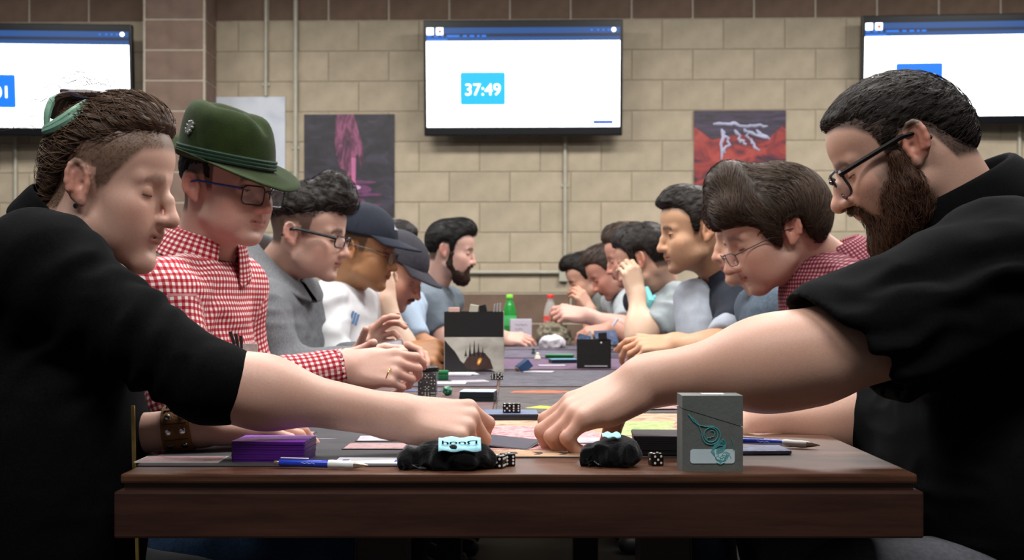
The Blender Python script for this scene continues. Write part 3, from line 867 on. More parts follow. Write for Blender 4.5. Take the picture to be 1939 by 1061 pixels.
def arm_mesh(a, sk, h, redness=.35):
    ops, nails = arm_ops(a)
    V, Fq = solid(ops, h)
    V = relax(V, Fq, 1, .3)
    base = np.array(lin(sk)); col = np.repeat(base[None], len(V), 0)
    n = vnoise(V*28)
    col = mix(col, base*np.array((1.05, .78, .72)), .35*redness*(1+n))
    if a.get('hand'):
        W = v3(a['W']); dd = v3(Vector(a['hand']['d']).normalized())
        al = (V-W)@dd
        col = mix(col, base*np.array((1.06, .70, .64)), redness*sstep(.07, .17, al))
    parts = [(V, Fq, col)]
    for c, d, u, r in nails:                    # finger nails, slightly proud
        t = d.cross(u); Vn = []; m = 6
        for i in range(5):
            for k in range(m):
                aa = (i/4-.5)*1.5; bb = (k/(m-1)-.5)
                Vn.append(c+d*(bb*.011*r/.009)+t*(math.sin(aa)*r*.72)+u*(math.cos(aa)*r*.42-r*.12))
        Fn = [(i*m+k, i*m+k+1, (i+1)*m+k+1, (i+1)*m+k) for i in range(4) for k in range(m-1)]
        Vn = np.array([tuple(v) for v in Vn]); parts.append((Vn, np.array(Fn), np.repeat((base*np.array((1.1, .92, .88)))[None], len(Vn), 0)))
    return join_parts(parts)
def torso_ops(t):
    "t: pelvis, neck, Sa, Sb (shoulder joints), bulk, depth, belly"
    Pp, N, Sa, Sb = v3(t['pelvis']), v3(t['neck']), v3(t['Sa']), v3(t['Sb']); b = t.get('bulk', 1.0)
    mid = (Sa+Sb)/2; sh = Sb-Sa; hw = np.linalg.norm(sh)/2; sh = sh/(2*hw)
    ch = mid+(Pp-mid)*.30; be = mid+(Pp-mid)*.68
    up = (mid-Pp)/np.linalg.norm(mid-Pp); fw = np.cross(sh, up); R = np.array([sh, fw, up]).T
    L = np.linalg.norm(mid-Pp)
    ops = [('+', E(ch, (hw*.98, .122*b, L*.40), R), 0), ('+', E(be, (hw*.86*b, .128*b+t.get('belly', 0), L*.40), R), .08),
           ('+', E(Pp, (hw*.86*b, .13*b, .15), R), .08),
           ('+', C(Sa, Sb, .062*b), .07)]
    for S in (Sa, Sb): ops.append(('+', C(N-up*.045, S, .050, .056*b), .05))
    return ops
def cloth(name, ops, h, mat, parent, wr=(.004, 14, (1, 1, 1)), uvp=None, cuts=(), relaxn=1, wr2=None, usign=1):
    V, Fq = solid(list(ops)+list(cuts), h)
    V = relax(V, Fq, relaxn, .4); N = vnormals(V, Fq)
    a, f, st = wr
    n = vnoise(V*f*np.array(st)[None])
    ridge = 1-2*np.abs(vnoise(V*f*1.7*np.array(st)[None]+7.3))
    V2 = V+N*(a*(n*.6+ridge*.5))[:, None]
    if wr2 is not None:                       # folds gathered round a point: (centre, radius, amp, axis, waves per m)
        for c, R, am, axv, fr in wr2:
            dv = V-v3(c)[None]; axv = v3(axv)/np.linalg.norm(axv)
            s = dv @ axv; ph = s*fr*2*math.pi+2.5*vnoise(V*16)
            V2 = V2+N*(am*np.sin(ph)*gs((dv**2).sum(1), R))[:, None]
    me = raw_mesh(name, V2, Fq, mat, True)
    if uvp is not None:
        uv = np.c_[(V[:, 0]+usign*V[:, 1])*.75, V[:, 2], V[:, 1]]
        D = np.stack([ev(C(a_, b_, r_), V[:, 0], V[:, 1], V[:, 2]) for a_, b_, r_ in uvp], 1)
        w = np.where(D.min(1) < .016, D.argmin(1), -1)
        for i, (a_, b_, r_) in enumerate(uvp):
            m = w == i; a_, b_ = v3(a_), v3(b_); d = (b_-a_)/np.linalg.norm(b_-a_)
            ref = np.array((0, 1.0, 0)); ref = ref-d*(ref@d); ref /= np.linalg.norm(ref); w2 = np.cross(d, ref)
            q_ = V[m]-a_[None]
            uv[m] = np.c_[q_@d, np.arctan2(q_@w2, q_@ref)*r_, np.zeros(m.sum())]
        set_attr(me, 'uvw', uv, 'FLOAT_VECTOR')
    return obj(name, me, parent)
def cutplane(p, n, k=.002, lim=None):
    "remove what lies beyond the plane (n points to the removed side), optionally only within lim of p"
    p = v3(p); n = v3(n)/np.linalg.norm(n)
    def f(X, Y, Z):
        d = (X-p[0])*n[0]+(Y-p[1])*n[1]+(Z-p[2])*n[2]
        if lim is None: return d
        r = np.sqrt((X-p[0])**2+(Y-p[1])**2+(Z-p[2])**2)
        return np.minimum(d, lim-r)
    return ('&', FN(f), k)
def collar(name, parent, mat, N, axis, front, r, stand=.032, leaf=.045, point=.03, gap=.5, flare=.022, th=.0025, uv=True, n=40, sc=(1, 1)):
    "folded shirt collar round the neck: N ring centre, axis up the neck, front = where it opens"
    N = Vector(N); ax = Vector(axis).normalized(); fr = Vector(front); fr = (fr-ax*fr.dot(ax)).normalized(); sd = ax.cross(fr)
    rows = []; uvs = []
    for i in range(n+1):
        t = -1+2*i/n; a = t*(math.pi-gap)                 # 0 at the nape
        dirv = (-fr*math.cos(a)*sc[0]+sd*math.sin(a)*sc[1])
        e = abs(t)**3
        pl = leaf+point*e
        prof = [(r, 0), (r*1.01, stand*.6), (r*1.03+.002, stand*(1-.12*e)), (r*1.06+.008, stand*(.95-.15*e)), (r*1.06+.010+flare*.45, stand*(.9-.2*e)-pl*.45), (r*1.06+.010+flare, stand*(.9-.25*e)-pl)]
        rows.append([N+dirv*rr+ax*zz for rr, zz in prof]); L = [0]
        for k in range(1, len(prof)): L.append(L[-1]+math.hypot(prof[k][0]-prof[k-1][0], prof[k][1]-prof[k-1][1]))
        uvs.append([(a*r*1.2, l, 0) for l in L])
    m = len(rows[0]); V = [v for rw in rows for v in rw]
    Fq = [(i*m+k, (i+1)*m+k, (i+1)*m+k+1, i*m+k+1) for i in range(n) for k in range(m-1)]
    me = raw_mesh(name, [tuple(v) for v in V], np.array(Fq), mat, True)
    set_attr(me, 'uvw', np.array([u for rw in uvs for u in rw]), 'FLOAT_VECTOR')
    o = obj(name, me, parent); md = o.modifiers.new('thickness', 'SOLIDIFY'); md.thickness = th; md.offset = 0
    md2 = o.modifiers.new('smooth', 'SUBSURF'); md2.levels = 1; md2.render_levels = 1
    return o
def roll_collar(name, parent, mat, N, axis, front, r, h=.05, th=.012, open_=.0, n=32, drop=0.0, lean=.012):
    "soft standing or shawl collar: a thick ring, lower at the front"
    N = Vector(N); ax = Vector(axis).normalized(); fr = Vector(front); fr = (fr-ax*fr.dot(ax)).normalized(); sd = ax.cross(fr)
    V = []; m = 8
    for i in range(n+1):
        t = -1+2*i/n; a = t*(math.pi-open_); c = -fr*math.cos(a)+sd*math.sin(a); f_ = (1-math.cos(a))/2
        base = N+c*(r+.006)-ax*drop*f_**1.5; hh = h*(1-.25*f_)
        ring = [(0, 0), (-th*.2, hh*.5), (-th*.1, hh*.85), (th*.4, hh), (th*1.0, hh*.85), (th*1.35+lean*.3, hh*.45), (th*1.6+lean, 0), (th*.8, -.012)]
        for u, z in ring: V.append(base+c*u+ax*z)
    Fq = [(i*m+k, (i+1)*m+k, (i+1)*m+(k+1) % m, i*m+(k+1) % m) for i in range(n) for k in range(m)]
    me = raw_mesh(name, [tuple(v) for v in V], np.array(Fq), mat, True)
    o = obj(name, me, parent); md2 = o.modifiers.new('smooth', 'SUBSURF'); md2.levels = 1; md2.render_levels = 2
    return o
M_LENS = glass('lens_glass', 'E8EEF2', .02, 1.45, .12)
def glasses(parent, M, c_front, c_temple=None, w=.054, h=.034, r=.0016, y=.112, z=.006, tr=.0022, half=False, rr=.011, metal=0.0, tilt=.10, th=None):
    mf = pm('frame_'+c_front, c_front, .3, .1, 40, metal=metal); mt = pm('frame_'+(c_temple or c_front), c_temple or c_front, .3, .1, 40, metal=metal)
    g = obj('glasses', Mesh().tube([(-.0085, y+.002, z+h*.22), (-.004, y+.005, z+h*.30), (.004, y+.005, z+h*.30), (.0085, y+.002, z+h*.22)], r*1.15, 6).mesh('bridge', mf, True), parent)
    xf = lambda p: M @ Vector(p)
    for v in g.data.vertices: v.co = xf(v.co)
    for s in (-1, 1):
        cx = s*(.0085+w/2)
        pts = []
        for (a, b) in rrect(w, h, rr, 5):
            xx = cx+a; wrap = -(abs(xx)/.062)**2*.010
            pts.append(Vector((xx, y+wrap-b*math.sin(-tilt), z+b)))
        Mesh().tube([xf(p) for p in pts]+[xf(pts[0])], r, 6, False).obj('rim', mf, g, smooth=True)
        lens = Mesh(); c = sum(pts, Vector())/len(pts); k = len(pts)
        lens.add([xf(p+Vector((0, .0006, 0))) for p in pts]+[xf(c+Vector((0, .0018, 0)))], [(i, (i+1) % k, k) for i in range(k)])
        lens.obj('lens', M_LENS, g)
        hx = s*(.0085+w+.0015); hz = z+h*.30
        tp = [(hx, y-.012, hz), (hx+s*.003, y-.03, hz+.001), (s*.079, .035, hz+.004), (s*.0815, .0, hz+.006), (s*.0815, -.018, hz+.002), (s*.0785, -.038, hz-.018)]
        Mesh().tube([xf(p) for p in tp], [tr*1.2, tr, tr, tr, tr*.9, tr*.7], 6).obj('temple', mt, g, smooth=True)
        Mesh().tube([xf((hx-s*.002, y-.008, hz)), xf((hx, y-.014, hz))], tr*1.25, 6).obj('hinge', mf, g, smooth=True)
    return g
DEF_HL = [(-.14, -.062), (-.06, -.055), (-.045, -.01), (-.036, .038), (.002, .040), (.010, -.004), (.026, -.004), (.033, .045), (.055, .072), (.075, .088), (.105, .092), (.16, .092)]
def legs(parent, pelvis, side, mat, mshoe, r=(.088, .062, .048), spread=.11, reach=.36, h=.012, zk=.50):
    Pp = v3(pelvis)
    ops = [('+', E(Pp, (.15, .19, .12)), 0)]
    for s in (-1, 1):
        hip = Pp+v3((0, s*.09, -.03)); kn = v3((Pp[0]+side*reach, Pp[1]+s*spread, zk)); an = v3((kn[0]-side*.06, kn[1], .09))
        ops += [('+', C(hip, kn, r[0], r[1]), .04), ('+', C(kn, an, r[1], r[2]), .02)]
        so = [('+', C(an+v3((-side*.03, 0, -.045)), an+v3((side*.15, 0, -.052)), .042, .036), 0), ('+', C(an, an+v3((side*.06, 0, -.03)), .045, .035), .03)]
        V, Fq = solid(so, .012); obj('shoe', raw_mesh('shoe', V, Fq, mshoe, True), parent)
    cloth('trousers', ops, h, mat, parent, (.004, 12, (1, 1, 1)))
M_SHOE = pm('dark_shoe', '1C1A1A', .5, .1, 30)
M_JEAN = pm('dark_denim', '1C2638', .9, .25, 220, bump=.3)
M_BLKT = pm('black_trousers', '17181C', .9, .15, 120)
M_GRYT = pm('grey_trousers', '4A4A50', .9, .2, 160)
def person(label, ear, side, yaw, pitch, sk, opt, neck, roll=0.0, sc=1.0, h=.0028, arms=(), ha=None, look=-.45, open_=.28, lateral=0.0):
    "body mesh = head, neck, bare arms and hands; returns (root, head matrix)"
    sk = tone(sk)
    if 'arm_skin' in opt: opt['arm_skin'] = tone(opt['arm_skin'])
    M = head_frame(ear, side, yaw, pitch, roll, sc)
    nb = M.inverted() @ Vector(neck)
    ops = head_ops(opt, tuple(nb))
    V, Fq = solid(ops, h)
    V = relax(V, Fq, 1, .25)
    col = head_colors(V, sk, opt)
    parts = [(V, Fq, col)]+eye_parts(sk, look, open_, lateral, opt.get('hair', '2A201A'))
    V, Fq, col = join_parts(parts)
    allp = [(to_world(V, M), Fq, col)]
    for a in arms: allp.append(tuple(arm_mesh(a, opt.get('arm_skin', sk), ha or h*1.15)))
    V, Fq, col = join_parts(allp)
    me = raw_mesh('person', V, Fq, M_SKIN, True); set_attr(me, 'col', np.c_[np.clip(col, 0, 1), np.ones(len(col))], 'FLOAT_COLOR')
    o = obj('person', me)
    if opt.get('fuzz'):
        Vh = allp[0][0]; Vl = join_parts(parts)[0]
        yy = [q_[0] for q_ in opt['fade']]; zz = [q_[1] for q_ in opt['fade']]
        m = (Vl[:, 2]-np.interp(Vl[:, 1], yy, zz) > .006) & (np.abs(Vl[:, 0]) > .02) & ~((np.abs(Vl[:, 0]) > .071) & (Vl[:, 2] < .036) & (Vl[:, 1] > -.05)) & (Vl[:, 2] < .10)
        ids = np.nonzero(m)[0]; rs_ = np.random.RandomState(2)
        strands('cropped_hair', o, M, Vl[rs_.choice(ids, opt['fuzz'])], lambda Pn: np.repeat(np.array([[0., -.7, -.7]]), len(Pn), 0), ops, np.array(lin(opt['hair']))*1.1+np.array(lin(sk))*.05, 3, .0015, .00022, .0006, .4, .25, grow=.5)
    tag(o, label, 'person', 'card players at the long table')
    return o, M
def settle(root, base):
    "put the origin of a person and of all it wears at its place on the floor"
    b = Vector((base[0], base[1], 0)); seen = set()
    def rec(o):
        if o.data and o.data.name not in seen: seen.add(o.data.name); o.data.transform(Matrix.Translation(-b))
        for c in o.children: rec(c)
    rec(root); root.location = b
def short_hair(root, M, colour, h, hl=None, thick=.006, top=0.0, front=0.0, extra=(), n=0, flow=None, noise=(.0022, 120, (1, 1, 1)), cutk=.024, step=.006, seg=6, r=.0008, tint=None, lift=.0012, jit=.25, grow=None, name='hair', wx=None, stc=None):
    ops = [('+', E((0, -.009, .052), (.076+thick, .1+thick, .084+thick)), 0), ('+', E((0, .03+front, .098+top*.5), (.058, .062, .038+top)), .03)]
    ops += list(extra)+[hairline(hl or DEF_HL, cutk, wx)]
    o, V, N = hair_solid(ops, h, colour, name, root, M, noise, tint)
    if n:
        rs = np.random.RandomState(len(V) % 1000)
        roots = V[rs.choice(len(V), n)]
        s2 = strands('hair_strands', o, M, roots, flow or (lambda Pn: np.repeat(np.array([[0, .6, -.5]]), len(Pn), 0)), ops, stc or colour, seg, step, r, lift, jit, grow=grow)
    return o, ops
# ------------------------------------------------------------------ people: left side of the table
BLACK_KNIT = pm('black_jersey', '0A0A0C', .95, .3, 260, bump=.4, spec=.06)
def sleeve(a, upto, r, k=.03):
    "loose tubes over an arm; upto = fraction along forearm"
    S, El, W = v3(a['S']), v3(a['El']), v3(a['W'])
    ops = [('+', C(S, El, r[0], r[1]), .05)]
    if upto > 0: ops.append(('+', C(El, El+(W-El)*upto, r[1], r[2]), k))
    return ops
def hollow(p, axis, r, ln=.05, depth=.012):
    "open a sleeve end: a cylinder of radius r from depth inside the opening outwards"
    p = v3(p); ax_ = v3(axis)/np.linalg.norm(axis)
    def f(X, Y, Z):
        x, y, z = X-p[0], Y-p[1], Z-p[2]; t = x*ax_[0]+y*ax_[1]+z*ax_[2]
        rad = np.sqrt((x-t*ax_[0])**2+(y-t*ax_[1])**2+(z-t*ax_[2])**2)
        return np.maximum(np.maximum(rad-r, -t-depth), t-ln)
    return ('-', FN(f), .001)
back_flow = lambda Pn: np.repeat(np.array([[0., -1., .12]]), len(Pn), 0)

# 1 --- man in the black jacket, reaching across
sk = 'C69A86'
aR = dict(S=P(75, 520, 1.56), El=P(395, 724, 1.50), W=P(752, 790, 1.565), r=(.056, .0405, .029),
          hand=dict(d=(1, .06, -.10), n=(-.05, -.62, .80), side=-1, size=1.0, spread=.05, thumb=(.75, .5, .4), thick=1.08,
                    fcurl=((.75, .95, .5), (1.05, 1.0, .5), (1.2, 1.0, .5), (1.3, 1.0, .5))))
aL = dict(S=P(120, 520, 1.96), El=P(70, 842, 1.60), W=P(385, 808, 1.62), r=(.05, .032, .027),
          hand=dict(d=(.9, .35, -.02), n=(0, -.25, 1), side=-1, size=1.0, curl=(.35, .5, .3), thumb=(.5, .2, .1)))
o1 = dict(hair='54402F', fade=[(-.14, -.05), (-.05, -.045), (-.038, .028), (.0, .028), (.012, -.004), (.03, .008), (.05, .035), (.075, .066), (.12, .085)], fade_w=.95, fuzz=5000, brow=.002, nose=.008, nose_w=1.08, lips=1.15, hump=.002, chin=.003, chin_z=-.007, blush=.55, stubble=.12, brow_w=.55, neck=.055, ear=1.06)
N1 = P(122, 470, 1.76)
p1, M1 = person('young man in a black zip jacket with a mint lock in his hair', P(146, 345, 1.70), 1, .10, .20, sk, o1, N1, h=.0026, sc=(1.0, .89, 1.04), arms=[aR, aL], ha=.0027, look=-.62, open_=.22)
tint1 = lambda V, c: mix(c, np.array(lin('6E5038')), .6*sstep(.02, .07, V[:, 1])*sstep(.10, .06, V[:, 2]))
h1, hop = short_hair(p1, M1, '45342A', .0032, hl=[(-.15, -.075), (-.085, -.06), (-.06, .01), (-.02, .062), (.03, .076), (.06, .092), (.085, .102), (.13, .106)], thick=.007, top=.008, front=.002,
    extra=[('+', E((0, -.092, .0), (.045, .030, .075)), .03)], n=1000, flow=back_flow, noise=(.0030, 60, (2.2, .5, 2.2)), seg=9, step=.009, r=.0009, tint=tint1, lift=.002, grow=.35, jit=.42, stc='5E4838')
def smooth_pts(pts, rs, k=5):
    "Catmull-Rom resampling of a tube path"
    P_ = [Vector(p) for p in pts]; n = len(P_); out = []; ro = []
    for i in range(n-1):
        p0, p1, p2, p3 = P_[max(i-1, 0)], P_[i], P_[i+1], P_[min(i+2, n-1)]
        for j in range(k):
            t = j/k
            out.append(.5*((2*p1)+(p2-p0)*t+(2*p0-5*p1+4*p2-p3)*t*t+(3*p1-p0-3*p2+p3)*t**3)); ro.append(rs[i]+(rs[i+1]-rs[i])*t)
    return out+[P_[-1]], ro+[rs[-1]]
def lock(name, parent, pts, rs, colour, n=8):
    pts, rs = smooth_pts(pts, rs)
    me = Mesh().tube(pts, rs, n).mesh(name, M_HAIR, True); set_attr(me, 'col', np.repeat([[*lin(colour), 1]], len(me.vertices), 0), 'FLOAT_COLOR')
    return obj(name, me, parent)
y0 = 1.74
for i, dy in enumerate((0, .006, .012, -.006)):
    lock('dyed_lock', h1, [P(165, 190+i*3, y0+dy), P(140, 212+i*4, y0-.015+dy), P(112, 232+i*3, y0-.01+dy), P(88, 243+i*2, y0+dy), P(82, 248, y0+.02+dy)], [.003, .008, .009, .006, .002], '86AE98' if i % 2 == 0 else '6E9684')
lock('dyed_lock', h1, [P(88, 240, y0), P(90, 215, y0), P(100, 190, y0+.01), P(118, 180, y0+.02)], [.004, .006, .006, .003], '7FA893')
lock('hair_loop', h1, [P(116, 172, y0+.02), P(130, 176, y0+.01), P(150, 184, y0), P(172, 186, y0)], [.003, .006, .006, .003], '2C2030')
for dx in (0, 10, 22): lock('hair_loop', h1, [P(100+dx, 225, y0+.02), P(112+dx, 192, y0+.015), P(135+dx, 182, y0+.01), P(165+dx, 180, y0)], [.006, .010, .010, .006], '3A2A24')
rf = random.Random(11)
fly = Mesh()
for k in range(46):
    a = rf.uniform(0, 1); x = 60+260*a; yb = 250-90*math.sin(math.pi*min(1, a*1.0+.02))+rf.uniform(-4, 8); d = 1.76+rf.uniform(-.05, .05)
    l = rf.uniform(20, 60); up = rf.uniform(4, 30)
    fly.tube(*smooth_pts([P(x, yb, d), P(x-l*.4, yb-up, d), P(x-l, yb-up*.8+rf.uniform(-5, 10), d), P(x-l*1.5, yb-up*.2+rf.uniform(0, 14), d)], [.0004, .0004, .0003, .0002], 4), 3)
me = fly.mesh('flyaway_hair', M_HAIR); set_attr(me, 'col', np.repeat([[*lin('5A463A'), 1]], len(me.vertices), 0), 'FLOAT_COLOR'); tag(obj('flyaway_hair', me, h1), kind='stuff')
t1 = dict(pelvis=P(35, 1090, 1.70), neck=N1, Sa=aR['S'], Sb=aL['S'], bulk=1.08)
ops = torso_ops(t1)
El = v3(aR['El']); Wr = v3(aR['W']); cuff = El+(Wr-El)*.20
ops += [('+', C(aR['S'], El, .080, .050), .06), ('+', C(El, cuff, .050, .0445), .03)]
ops += [('+', C(aL['S'], aL['El'], .07, .050), .06)]
ops += [('+', C(P(50, 660, 1.66), P(85, 900, 1.62), .125, .125), .08), ('+', C(P(85, 820, 1.60), P(85, 1100, 1.60), .125, .125), .08)]
cd = (Wr-El)
j1 = cloth('jacket', ops, .0055, BLACK_KNIT, p1, (.0022, 13, (1, 1, 1.4)), cuts=[cutplane(cuff+cd*.02, cd+np.array((.02, 0, -.02)), .004), hollow(cuff+cd*.02, cd, .0415, .05)],
    wr2=[(El+np.array((-.09, 0, .03)), .05, .006, (.8, 0, -.45), 26), (v3(aR['S'])+np.array((.06, -.04, -.05)), .09, .005, (.7, .1, -.7), 18)])
roll_collar('collar', j1, BLACK_KNIT, P(122, 446, 1.765), (.42, -.02, .9), (1, -.1, -.1), .062, .058, .010, open_=.25, drop=.035)
M_GOLD = pm('zip_brass', 'B79A5A', .35, .2, 60, metal=.8)
def zipper(parent, pts, n, name='zipper'):
    m = Mesh(); pts = [Vector(p) for p in pts]
    for k in range(n):
        t = k/(n-1)*(len(pts)-1); i = min(int(t), len(pts)-2); p = pts[i].lerp(pts[i+1], t-i)
        m.box(p, (.0042, .0042, .0022))
    return m.obj(name, M_GOLD, parent)
zipper(j1, [P(216, 492, 1.69), P(217, 512, 1.69), P(219, 530, 1.69)], 14)
zipper(j1, [P(252, 770, 1.53), P(254, 880, 1.53), P(258, 960, 1.53), P(261, 1070, 1.53)], 110)
legs(p1, P(35, 1120, 1.62), 1, M_BLKT, M_SHOE)
# leather cuff on his left wrist
M_LEA = pm('tan_leather', '6E4A22', .7, .3, 60, bump=.5, bscale=300)
def bracelet(parent, W, El, t, r, wid):
    a = v3(El)+(v3(W)-v3(El))*t; d = (v3(W)-v3(El)); d /= np.linalg.norm(d); dv = Vector(d)
    Mx = Matrix.Translation(Vector(a)) @ dv.to_track_quat('Z', 'Y').to_matrix().to_4x4()
    prof = [(r, -wid/2), (r+.004, -wid/2), (r+.0055, -wid*.3), (r+.0055, wid*.3), (r+.004, wid/2), (r, wid/2)]
    b = Mesh().lathe(prof, 28, Mx).obj('leather_cuff', M_LEA, parent, smooth=True)
    M_ST = pm('stud_chrome', 'D8D8DC', .2, .05, 20, metal=1)
    for k in range(10):
        for zz in (-wid*.25, wid*.25):
            an = 2*math.pi*k/10
            Mesh().lathe([(.0048, 0), (.0042, .0016), (.002, .0026), (.0003, .0028)], 12, Mx @ Matrix.Rotation(an, 4, 'Z') @ Matrix.Translation((r+.005, 0, zz)) @ Matrix.Rotation(math.pi/2, 4, 'Y')).obj('stud', M_ST, b, smooth=True)
    for k in range(10):
        an = 2*math.pi*(k+.5)/10
        Mesh().box((0, 0, 0), (.0016, .0010, wid*.8), 0, Mx @ Matrix.Rotation(an, 4, 'Z') @ Matrix.Translation((r+.0058, 0, 0))).obj('stitch_line', pm('stitch_dark', '3A2410', .8), b)
bracelet(p1, aL['W'], aL['El'], .86, .0305, .040)
Mesh().lathe([(.003, -.003), (.0045, 0), (.003, .003)], 10, M1 @ Matrix.Translation((.084, -.008, -.030)) @ Matrix.Rotation(math.pi/2, 4, 'Y')).obj('earring', pm('black_stud', '101012', .3), p1, smooth=True)
settle(p1, (-.66, 1.6))

# 2 --- man in the green hat
sk = 'CDA18F'
N2 = P(388, 478, 2.34)
aR = dict(S=P(300, 565, 2.10), El=P(340, 755, 2.06), W=P(650, 697, 2.20), r=(.05, .042, .030),
          hand=dict(d=(1, .10, -.02), n=(-.05, -.85, .5), side=-1, size=1.02, spread=.02, thumb=(.30, .3, .25),
                    fcurl=((.30, .75, .4), (.5, 1.0, .6), (.65, 1.1, .6), (.75, 1.1, .6))))
aL = dict(S=P(440, 548, 2.50), El=P(470, 730, 2.55), W=P(655, 690, 2.48), r=(.05, .04, .028), hand=dict(d=(1, -.2, .1), n=(0, .8, .4), side=1, curl=(.4, .6, .4)))
o2 = dict(hair='1E1714', fade=[(-.14, -.06), (-.05, -.05), (-.04, .02), (.005, .03), (.012, -.004), (.026, -.002), (.034, .05), (.06, .075), (.12, .09)], fade_w=.85, blush=.7, stubble=.16, brow_w=.85, nose=.004, neck=.057, jaw=.98, chin=-.002)
p2, M2 = person('man in a green felt hat, blue-armed glasses and red gingham shirt', P(362, 352, 2.22), 1, .50, .13, sk, o2, N2, h=.0028, sc=.96, arms=[aR, aL], ha=.0030, look=-.5, open_=.42, lateral=.25)
glasses(p2, M2, '241C20', '3A4E9A', w=.054, h=.038, r=.0015, tr=.0024, y=.116, z=-.001)
# felt hat in head space
M_FELT = pm('green_felt', '243015', .95, .22, 30, bump=.3, bscale=400, spec=.08, sheen=.08)
M_BAND = pm('green_cord', '1E3A2A', .8, .3, 200, bump=.5, stretch=(1, 1, 4))
def ring_pts(a, b, z, n=40, cy=-.004): return [(a*math.sin(2*math.pi*k/n), cy+b*math.cos(2*math.pi*k/n), z) for k in range(n)]
def fedora(root, M):
    n = 56; rows = []
    tilt = lambda y: -.10*y            # the whole hat sits lower in front
    prof = [(1.0, .060), (1.0, .080), (.985, .105), (.955, .130), (.90, .150), (.80, .1645), (.62, .170), (.40, .168), (.18, .163), (.02, .161)]
    for f_, z in prof:
        row = []
        for k in range(n):
            a = 2*math.pi*k/n; c, s = math.cos(a), math.sin(a)
            x = .0865*f_*s; y = -.004+.1075*f_*c
            zz = z+tilt(y)
            hz = max(0, (z-.10)/.07)
            x *= 1-.32*hz*max(0, c)**1.5*(f_ > .3)         # pinched front
            dz = -.020*math.exp(-(x/.017)**2)*sstep(-.08, .02, np.array(y+.03))*(1 if z > .14 else 0)  # crease
            zz += float(dz)+(.012*hz*max(0, -c))
            row.append((x, y, zz))
        rows.append(row)
    V = [M @ Vector(v) for r_ in rows for v in r_]
    Fq = [(i*n+k, i*n+(k+1) % n, (i+1)*n+(k+1) % n, (i+1)*n+k) for i in range(len(prof)-1) for k in range(n)]+[tuple((len(prof)-1)*n+k for k in range(n))]
    hat = obj('felt_hat', raw_mesh('crown', [tuple(v) for v in V], Fq, M_FELT, True), root); hat['label'] = 'green felt hat with cord band and small crest pin'
    md = hat.modifiers.new('th', 'SOLIDIFY'); md.thickness = .003; md = hat.modifiers.new('s', 'SUBSURF'); md.levels = 1; md.render_levels = 1
    rows = []
    for j in range(6):
        t = j/5
        row = []
        for k in range(n):
            a = 2*math.pi*k/n; c, s = math.cos(a), math.sin(a)
            wd = .052+.008*c
            x = (.0865+wd*t)*s; y = -.004+(.1075+wd*t)*c
            z = .060+tilt(y)+t*(-.034*max(0, c)**1.4+.030*max(0, -c)**1.2+.008*abs(s)) + .006*t*t
            row.append((x, y, z))
        rows.append(row)
    V = [M @ Vector(v) for r_ in rows for v in r_]
    Fq = [(i*n+k, (i+1)*n+k, (i+1)*n+(k+1) % n, i*n+(k+1) % n) for i in range(5) for k in range(n)]
    b = obj('brim', raw_mesh('brim', [tuple(v) for v in V], Fq, M_FELT, True), hat)
    md = b.modifiers.new('th', 'SOLIDIFY'); md.thickness = .003; md.offset = 1
    for i, z in enumerate((.066, .073, .080)):
        pts = [M @ Vector((x*1.02, y*1.02, z_+tilt(y))) for x, y, z_ in ring_pts(.088, .109, z)]
        Mesh().tube(pts+[pts[0]], .0036, 6, False).obj('cord', M_BAND, hat, smooth=True)
    # crest pin on the near side of the crown
    M_PIN = pm('silver_pin', 'C8C8C4', .3, .4, 200, metal=.9)
    pin = Mesh()
    a = math.radians(104); cpt = Vector((.088*math.sin(a), -.004+.108*math.cos(a), .122)); nrm = Vector((math.sin(a), math.cos(a), .25)).normalized()
    Mp = M @ Matrix.Translation(cpt) @ nrm.to_track_quat('Z', 'Y').to_matrix().to_4x4()
    pin.prism([(-.007, .008), (.007, .008), (.007, -.002), (.004, -.009), (0, -.012), (-.004, -.009), (-.007, -.002)], 0, .003, Mp)
    for k in range(9):
        an = 2*math.pi*k/9; pin.lathe([(.0035, 0), (.003, .0035), (.0008, .0045)], 6, Mp @ Matrix.Translation((.0105*math.cos(an), .0125*math.sin(an), 0)))
    pin.obj('crest_pin', M_PIN, hat, smooth=True)
    return hat
fedora(p2, M2)
short_hair(p2, M2, '1E1714', .004, hl=[(-.15, -.07), (-.06, -.055), (-.045, .0), (-.036, .036), (.002, .040), (.010, .005), (.026, .005), (.033, .05), (.055, .08), (.12, .1)], thick=.003, noise=(.0015, 150, (1, 1, 1)))
GING = check_cloth('red_gingham', 'E6DCD8', 'B85A62', '98101F', .0115)
t2 = dict(pelvis=P(330, 990, 2.30), neck=N2, Sa=aR['S'], Sb=aL['S'], bulk=.95)
ops = torso_ops(t2)+[('+', C(aR['S'], aR['El'], .062, .054), .05), ('+', C(aR['El'], aR['W'], .054, .037), .03), ('+', C(aL['S'], aL['El'], .062, .052), .05), ('+', C(aL['El'], aL['W'], .052, .037), .03)]
dW = v3(aR['W'])-v3(aR['El'])
j2 = cloth('gingham_shirt', ops, .005, GING, p2, (.0035, 12, (1, 1, 1.2)), uvp=[(aR['S'], aR['El'], .06), (aR['El'], aR['W'], .045), (aL['S'], aL['El'], .06), (aL['El'], aL['W'], .045)],
    cuts=[cutplane(v3(aR['W'])-dW*.02, dW, .003, .12), hollow(v3(aR['W'])-dW*.02, dW, .033)],
    wr2=[(P(400, 600, 2.2), .12, .004, (.6, 0, -.8), 14)])
collar('collar', j2, GING, P(388, 474, 2.335), (.24, -.05, .97), (.78, -.62, 0), .066, .036, .050, .035, gap=.28, flare=.026)
Mesh().box((0, 0, 0), (.052, .004, .022), .001, Matrix.Translation(P(462, 662, 2.14))).obj('pocket_clip', pm('clear_badge', 'B8B4B0', .3, .3, 90), j2)
